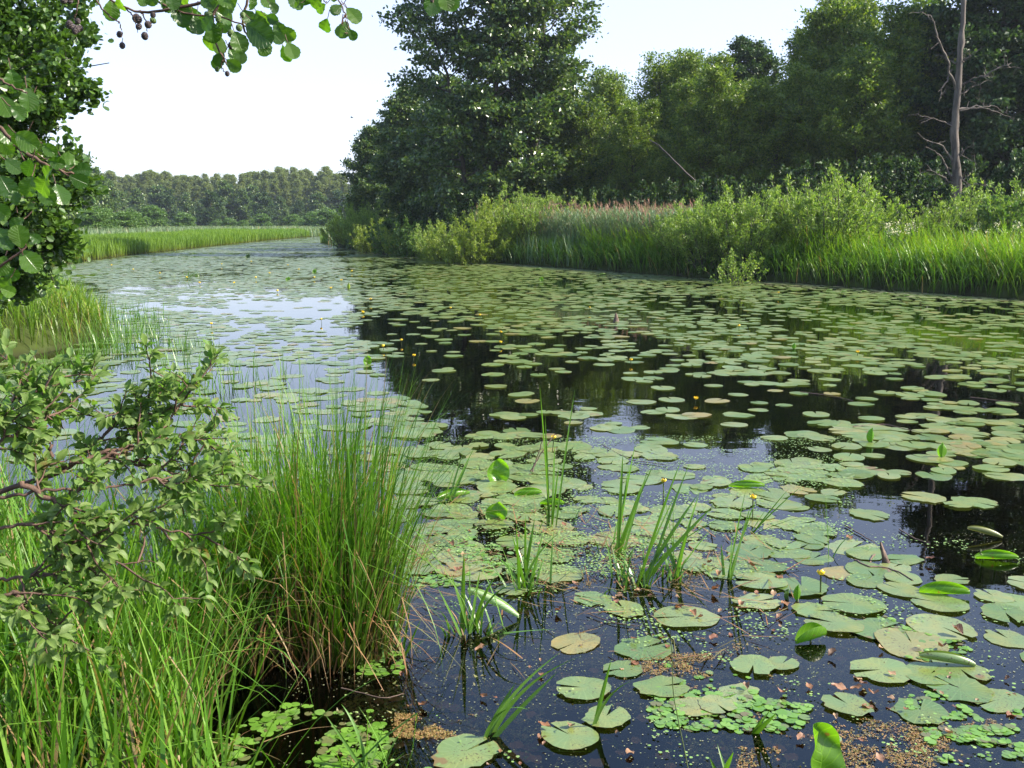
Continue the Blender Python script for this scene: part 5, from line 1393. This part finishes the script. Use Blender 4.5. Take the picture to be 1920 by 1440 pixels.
# ------------------------------------------------------------------ the sedge tussock
print('foreground')
def tussock(lab, cx, cy, rx, ry, n, h, seed, wd=.0085, lean=.20, drp=.9, oldn=400, oldh=.55):
    r = np.random.default_rng(seed)
    a = r.uniform(0, 2*PI, n); q = np.sqrt(r.random(n))
    b = np.stack((np.cos(a)*q*rx, np.sin(a)*q*ry, np.full(n, -.08)), -1)
    az = np.arctan2(b[:, 1]*1.0, b[:, 0])+r.normal(0, .8, n)
    ln = lean*q*r.uniform(.2, 1.4, n)
    dr = np.abs(r.normal(0, drp, n))
    kt = r.uniform(.45, .9, n); ka = np.where(r.random(n) < .13, r.uniform(.8, 2.0, n), 0)
    t = thing('sedge_tussock', lab, 'sedge', (cx, cy, 0))
    g = Geo(); blades(g, b, h*r.uniform(.55, 1.12, n), az, ln, dr, wd*r.uniform(.6, 1.3, n), 9, (kt, ka), 2.2)
    obj('blades', g.mesh('blades', M['sedge'], False), t)
    g = Geo(); n2 = oldn
    a = r.uniform(0, 2*PI, n2); q = np.sqrt(r.random(n2))
    b = np.stack((np.cos(a)*q*rx*1.05, np.sin(a)*q*ry*1.05, np.full(n2, -.08)), -1)
    blades(g, b, oldh*r.uniform(.3, 1.3, n2), r.uniform(0, 2*PI, n2), r.uniform(0, .5, n2), np.abs(r.normal(0, 1.2, n2)), wd*.8, 6, (r.uniform(.3, .8, n2), np.where(r.random(n2) < .4, r.uniform(.8, 2.3, n2), 0)))
    obj('withered_blades', g.mesh('withered_blades', M['sedge_old'], False), t)
c = G(630, 1215)
tussock('tall sedge tussock with brown withered foot standing in the water left of centre', c[0], c[1], .27, .25, 950, 1.42, 1, .0085, .27, .85, 800, .8)
c = G(505, 1190)
tussock('sedge tussock behind and left of the tallest one', c[0], c[1], .28, .26, 760, 1.30, 2, .009, .28, 1.0, 420, .65)
c = G(400, 1240)
tussock('bushy sedge tussock between the grassy bank and the tall tussock', c[0], c[1], .28, .22, 600, 1.05, 3, .010, .3, 1.0, 260, .45)

def near_grass(n, region, h, seed, wd, lab, lean=.3, drp=.9, mat='sedge', name='bank_reeds', kinkp=.3):
    r = np.random.default_rng(seed)
    x = r.uniform(region[0], region[1], n*3); y = r.uniform(region[2], region[3], n*3)
    k = ~in_poly(x, y, RIVER) | (dist_poly(x, y, RIVER) < .18)
    k &= ~((y < 2.0) & (x > -.75))
    x, y = x[k][:n], y[k][:n]; n = len(x)
    b = np.stack((x, y, ground_z(x, y)-.02), -1)
    kt = r.uniform(.4, .9, n); ka = np.where(r.random(n) < kinkp, r.uniform(.7, 2.2, n), 0)
    g = Geo(); blades(g, b, h*r.uniform(.5, 1.2, n), r.uniform(0, 2*PI, n), lean*r.uniform(0, 1.3, n), np.abs(r.normal(0, drp, n)), wd*r.uniform(.6, 1.4, n), 9, (kt, ka), 2.0)
    return tag(obj(name, g.mesh(name, M[mat], False)), lab, 'grass', kind='stuff')
near_grass(3300, (-4.2, -.7, 2.55, 5.2), .95, 5, .012, 'dense long green grass on the near left bank', .35, .8, name='bank_grass_near')
near_grass(1100, (-4.5, -.8, 2.6, 5.6), .62, 6, .009, 'dry brown withered blades under the near left grass', .7, 1.2, 'sedge_old', 'withered_grass')
near_grass(2600, (-7.5, -2.3, 3.8, 7.6), 1.05, 7, .011, 'green grass behind the left bush along the near shore', .35, .9, name='shore_grass')
near_grass(2400, (-3.8, -.95, 3.1, 5.2), 1.28, 9, .0095, 'tall thin sedge behind and below the left bush', .4, 1.0, name='tall_sedge', kinkp=.25)
near_grass(130, (-2.3, -.75, 2.3, 3.0), .80, 8, .017, 'broad fresh blades at the bottom left corner', .2, .45, name='broad_blades', kinkp=.12)

# ------------------------------------------------------------------ leafy branches in the foreground
def leaf_at(g, tpls, pos, d, nrm, size, r):
    scatter(g, tpls[r.integers(0, len(tpls))], np.array([pos]), np.array([d]), np.array([nrm]), size)
def smooth(p, m):
    p = np.array(p); n = len(p); t2 = np.linspace(0, n-1, m)
    i = np.clip(np.floor(t2).astype(int), 0, n-2); f = (t2-i)[:, None]
    pm = p[np.maximum(i-1, 0)]; p0 = p[i]; p1 = p[i+1]; p2 = p[np.minimum(i+2, n-1)]
    return .5*((2*p0)+(-pm+p1)*f+(2*pm-5*p0+4*p1-p2)*f**2+(-pm+3*p0-3*p1+p2)*f**3)
def bush_near():
    r = np.random.default_rng(33)
    B = np.array((-2.6, 2.4, .25))
    t = thing('sallow_bush', 'grey green leafy sallow bush reaching in from the left edge over the grass', 'bush', B)
    gs, gl = Geo(), Geo()
    def twig(line, r0, r1, dens=36, sub=8, subl=.15, lsize=.026):
        p = smooth([P(u, v, Y)-B for u, v, Y in line], 40)
        p += r.normal(0, .003, p.shape)
        tube(gs, p, np.linspace(r0, r1, 40), 7)
        L = np.linalg.norm(np.diff(p, axis=0), axis=1).sum()
        segs = [(p, int(dens*.3))]
        for s in range(sub):
            i = r.integers(8, 39); d = unit(p[min(39, i+1)]-p[i-1])
            dd = unit(d*.8+r.normal(0, .6, 3)+np.array((0, -.1, .05)))
            q = curve(r, p[i], dd, subl*r.uniform(.5, 1.3), 8, .14, .03)
            tube(gs, q, np.linspace(.003, .0012, 9), 5)
            segs.append((q, int(dens*.7)))
            for s2 in range(2):
                i2 = r.integers(2, 8)
                q2 = curve(r, q[i2], unit(dd+r.normal(0, .7, 3)), subl*.4*r.uniform(.5, 1.2), 5, .15)
                tube(gs, q2, np.linspace(.0018, .001, 6), 4); segs.append((q2, int(dens*.35)))
        for q, m in segs:
            n = len(q)
            for j in range(m):
                a = (j+r.random())/m*.8+.2
                k_ = min(n-2, int(a*(n-1)))
                pos = q[k_]+(q[k_+1]-q[k_])*(a*(n-1)-k_)
                d = unit(q[k_+1]-q[k_]); az = r.uniform(0, 2*PI)
                perp = unit(np.cross(d, r.normal(0, 1, 3)))
                ld = unit(d*.75+perp*.9+np.array((0, 0, .05)))
                leaf_at(gl, SAL, pos+ld*.004, ld, r.normal(0, .55, 3)+np.array((0.1, -.35, .75)), lsize*r.uniform(.55, 1.35), r)
            leaf_at(gl, SAL, q[-1], unit(q[-1]-q[-2]), (0, -.3, 1), lsize*1.2, r)
    tw = [
        [(-80, 950, 2.25), (90, 890, 2.3), (200, 848, 2.35), (280, 830, 2.4), (320, 785, 2.45), (355, 738, 2.5)],
        [(100, 880, 2.3), (220, 850, 2.35), (320, 822, 2.45), (370, 815, 2.5), (400, 840, 2.55)],
        [(-60, 945, 2.2), (60, 925, 2.2), (190, 915, 2.25), (300, 900, 2.3), (370, 905, 2.35)],
        [(40, 905, 2.2), (110, 945, 2.2), (180, 980, 2.25), (270, 985, 2.3), (390, 1010, 2.35)],
        [(-60, 1090, 2.15), (40, 1085, 2.15), (160, 1065, 2.2), (290, 1050, 2.25)],
        [(100, 870, 2.3), (85, 800, 2.3), (75, 750, 2.35), (60, 710, 2.4)],
        [(-50, 830, 2.2), (-10, 790, 2.2), (40, 745, 2.3), (110, 720, 2.4)],
        [(120, 880, 2.3), (180, 830, 2.4), (240, 775, 2.45), (300, 740, 2.5)],
        [(-60, 1180, 2.1), (20, 1110, 2.1), (60, 1150, 2.15), (120, 1180, 2.2)],
        [(200, 850, 2.35), (260, 870, 2.4), (310, 882, 2.4), (370, 905, 2.5)],
        [(-70, 880, 2.1), (0, 830, 2.15), (60, 800, 2.2), (110, 775, 2.25)],
        [(-60, 1000, 2.1), (50, 985, 2.15), (140, 1010, 2.2), (230, 1030, 2.25)],
    ]
    for i, l in enumerate(tw):
        twig(l, .007 if i in (0, 3) else .0045,   .0015, 24, 9 if i != 5 else 5)
    obj('branches', gs.mesh('branches', M['bark_near']), t)
    obj('foliage', gl.mesh('foliage', M['sallow']), t)
bush_near()

conev = []
def cone_mesh(m):
    g = Geo(); n = 9; z = np.linspace(0, 1, n); 
    tube(g, np.stack((0*z, 0*z, -z*.019), -1), .0085*np.sqrt(np.clip(np.sin(PI*(z*.93+.04)), .02, 1)), 10)
    V = g.V[0]; r = np.random.default_rng(2); sc_ = 1+.10*((np.arange(len(V))+(np.arange(len(V))//10)) % 2*2-1)
    V[:, 0] *= sc_; V[:, 1] *= sc_
    return g.mesh('cone', M[m], False)
cone_me = [cone_mesh('cone'), cone_mesh('cone_green')]
def alder_branch(lab, base, lines, leaves, cones, name='alder_branch', seed=1, Y=2.2, mats='near_alder'):
    """hanging twigs, broad leaves (a mesh) and cones (one child each)"""
    r = np.random.default_rng(seed)
    B = np.array(P(base[0], base[1], base[2]))
    t = thing(name, lab, 'branch', B)
    gs, gl = Geo(), Geo()
    for l in lines:
        rr = l[0]; p = smooth([P(u, v, y_)-B for u, v, y_ in l[1:]], 24); p += r.normal(0, .0012, p.shape)
        tube(gs, p, np.linspace(rr, rr*.45, 24), 6)
    # each leaf: where it hangs from, where its tip points, its length in pixels
    for (u, v, du, dv, wn) in leaves:
        y_ = Y+r.uniform(-.12, .12)
        p0 = P(u, v, y_)-B; p1 = P(u+du, v+dv, y_+r.uniform(-.02, .02))-B
        L = np.linalg.norm(p1-p0); d = (p1-p0)/L; L *= .84 if Y > 2 else .74
        nrm = np.array((wn, -1.0, .15))+r.normal(0, .15, 3)
        tube(gs, np.array((p0-d*.016+np.array((0, 0, .004)), p0-d*.006, p0)), [.0009, .0008, .0008], 4)
        scatter(gl, ALD[r.integers(0, 3)], np.array([p0]), np.array([d]), np.array([nrm]), L)
    obj('twigs', gs.mesh('twigs', M['bark_near']), t)
    obj('leaves', gl.mesh('leaves', M[mats]), t)
    for (u, v, cpx, gcol) in cones:
        y_ = Y+r.uniform(-.08, .08); p0 = P(u, v, y_)-B
        o = obj('cone', cone_me[gcol], t, p0, r.uniform(0, 6), cpx/30.0*y_/2.2); o.rotation_euler = (r.normal(0, .3), r.normal(0, .3), r.uniform(0, 6))
        if gcol: o['label'] = 'green unripe alder cone'
Yb = 2.2
lines = [(.0045, (560, -60, Yb), (470, -20, Yb), (330, 15, Yb), (250, 20, Yb), (180, -20, Yb)), (.003, (470, -20, Yb), (455, 40, Yb), (470, 75, Yb), (500, 90, Yb)), (.0022, (180, 0, Yb), (205, 30, Yb), (225, 45, Yb), (229, 80, Yb)),
         (.002, (235, 15, Yb), (250, 30, Yb), (258, 60, Yb)), (.002, (262, 20, Yb), (272, 35, Yb), (276, 60, Yb)), (.003, (430, -20, Yb), (400, 30, Yb), (405, 80, Yb), (420, 110, Yb), (430, 130, Yb)),
         (.002, (140, -40, Yb), (145, 10, Yb), (138, 35, Yb)), (.0018, (120, -40, Yb), (115, -5, Yb)), (.002, (620, -40, Yb), (640, 10, Yb), (648, 30, Yb), (655, 50, Yb)), (.0015, (420, 110, Yb), (415, 125, Yb), (428, 138, Yb)),
         (.003, (250, -30, Yb), (330, 20, Yb), (420, 35, Yb), (500, 60, Yb)), (.002, (590, -50, Yb), (600, -15, Yb), (612, 8, Yb)), (.002, (645, 28, Yb), (640, 60, Yb), (660, 60, Yb))]
leaves = [(208, 0, 2, 46, .6), (222, -10, 6, 38, -.8), (300, -5, 30, 30, .5), (330, 5, 20, 45, .2), (352, 10, 25, 62, -.3), (318, -15, 12, 40, .8), (290, -20, -12, 36, .3), (385, 8, 58, 8, .1), (395, 15, 50, 24, .4), (370, 20, -8, 45, -.5),
          (430, 30, -20, 34, .2), (405, 62, -22, 36, .4), (462, 45, 55, 42, .3), (470, 35, 32, 18, .2), (500, 30, 22, -18+30, -.2), (515, 40, 20, 34, .2), (530, 50, 25, 30, -.3), (520, 66, 34, 8, .2), (500, 70, -8, 40, .5), (530, 85, 12, 38, -.4), (540, 80, 16, 34, .4), (510, 60, 24, 24, .1),
          (440, 0, -30, 26, .3), (470, -10, 8, 34, .9), (490, -12, 25, 28, .2), (540, -12, 30, 28, .2), (560, -15, 26, 30, -.3), (600, -10, -16, 30, .2), (610, 8, -24, 16, .4), (614, 35, -10, 32, .1), (640, 10, -22, 18, .3), (650, 15, 30, 30, .4), (655, 20, 22, 26, -.2), (648, 40, -6, 34, .6), (655, 55, 14, 24, .1), (640, 45, -6, 28, -.2),
          (620, -18, 14, 24, .2), (410, 105, -8, 30, .3), (425, 112, 30, 24, -.3), (420, 100, -20, 26, .4), (430, 90, 16, 26, .6), (450, 90, 4, 36, .9), (415, 70, -6, 38, .6), (440, 60, 18, 40, .2), (380, -12, 20, 30, .1), (350, -20, -20, 34, .3), (410, -20, 30, 32, .0), (400, 30, -24, 30, -.2), (455, 20, 26, 30, .4),
          (480, 20, 24, 34, -.2), (270, -14, -4, 28, .5), (505, 5, 20, 22, .1), (565, 5, -16, 8, .2), (395, 40, 10, 46, .5), (340, 0, -26, 22, -.4), (363, 30, 14, 40, .7),
          (815, -15, -6, 50, .1), (812, 5, -4, 30, .6), (832, -20, 10, 46, .1), (838, -20, 14, 48, -.2)]
cones = [(256, 26, 30, 0), (262, 30, 26, 0), (282, 34, 22, 1), (276, 40, 26, 0), (265, 46, 22, 0), (270, 60, 26, 0), (289, 24, 20, 0), (225, 58, 22, 0), (229, 79, 22, 0), (120, -8, 26, 0), (133, -6, 24, 0), (130, 38, 28, 0), (136, 48, 30, 0), (146, 34, 20, 0), (147, 48, 22, 0), (142, 55, 20, 0),
         (410, 30, 22, 1), (432, 55, 26, 1), (440, 66, 24, 0), (446, 46, 24, 1), (408, 125, 18, 1), (426, 133, 18, 0), (470, 62, 20, 0), (395, 18, 24, 1), (435, 78, 26, 0), (385, 22, 22, 1), (455, 22, 20, 1), (812, -2, 14, 0)]
alder_branch('overhanging alder twigs with round backlit leaves and dark cones across the top', (560, -90, 2.2), lines, leaves, cones)
r9 = np.random.default_rng(9)
lf = [(30, 250, 50, 36, .2), (52, 245, -30, 40, .5), (90, 300, 40, 14, .2), (135, 320, 46, -2, .2), (130, 330, 48, 22, -.2), (120, 300, 24, 24, .3), (75, 350, 30, 40, .2), (60, 330, -20, 50, .1), (105, 345, 20, 50, .8), (30, 385, -6, -40+4, .3), (40, 465, -10, -58, .2), (40, 470, 42, 50, .6), (55, 440, 30, 18, .6),
      (10, 300, 40, 30, .3), (0, 330, 30, 50, .4), (20, 520, -30, 40, .3), (0, 540, 40, 16, .1), (0, 560, 20, -20, .2), (-10, 240, 50, 30, .4), (20, 200, 40, 30, .8), (60, 180, -30, 46, -.4), (50, 165, 10, 56, .7), (0, 180, 26, 50, .2), (90, 330, -30, 50, .1), (140, 310, 10, -12, .3), (10, 480, -20, 50, .5), (-5, 430, 30, 40, .3), (80, 270, 30, 26, -.2), (100, 315, -34, 22, .1),
      (20, 130, 12, 50, .3), (-15, 380, 40, 40, .4), (0, 260, 30, 40, .1), (60, 300, -16, 42, .2), (45, 410, -36, 22, .2), (10, 500, 30, 34, .2), (110, 300, 40, -6, .2)]
ln = [(.004, (-60, 190, 1.75), (10, 250, 1.75), (70, 300, 1.75), (120, 322, 1.75), (140, 325, 1.75)), (.003, (-60, 560, 1.75), (0, 500, 1.75), (40, 470, 1.75), (50, 440, 1.75)), (.002, (10, 250, 1.75), (40, 290, 1.75), (60, 340, 1.75)), (.003, (-60, 100, 1.75), (0, 150, 1.75), (50, 175, 1.75)), (.002, (-40, 600, 1.75), (0, 545, 1.75), (20, 525, 1.75))]
alder_branch('close broad leaves on reddish twigs hanging in at the left edge before the alder', (-90, 300, 1.75), ln, lf, [], 'alder_branch', 4, 1.75)

# ------------------------------------------------------------------ haze
hz, t = newmat('haze')
pv = N_(t, 'ShaderNodeVolumePrincipled'); pv.inputs['Density'].default_value = .00021; pv.inputs['Color'].default_value = (.78, .88, 1.0, 1)
pv.inputs['Anisotropy'].default_value = .3
o = N_(t, 'ShaderNodeOutputMaterial'); t.links.new(pv.outputs[0], o.inputs['Volume'])
g = Geo(); z0, z1 = -2, 27
x0, x1, y0, y1 = -702, 702, -122, 802
g.add([(x0, y0, z0), (x1, y0, z0), (x1, y1, z0), (x0, y1, z0), (x0, y0, z1), (x1, y0, z1), (x1, y1, z1), (x0, y1, z1)], [[(3, 2, 1, 0), (4, 5, 6, 7), (0, 1, 5, 4), (1, 2, 6, 5), (2, 3, 7, 6), (3, 0, 4, 7)]])
tag(obj('haze', g.mesh('haze', hz)), 'thin summer haze over the river and far forest', kind='stuff')
print('done')
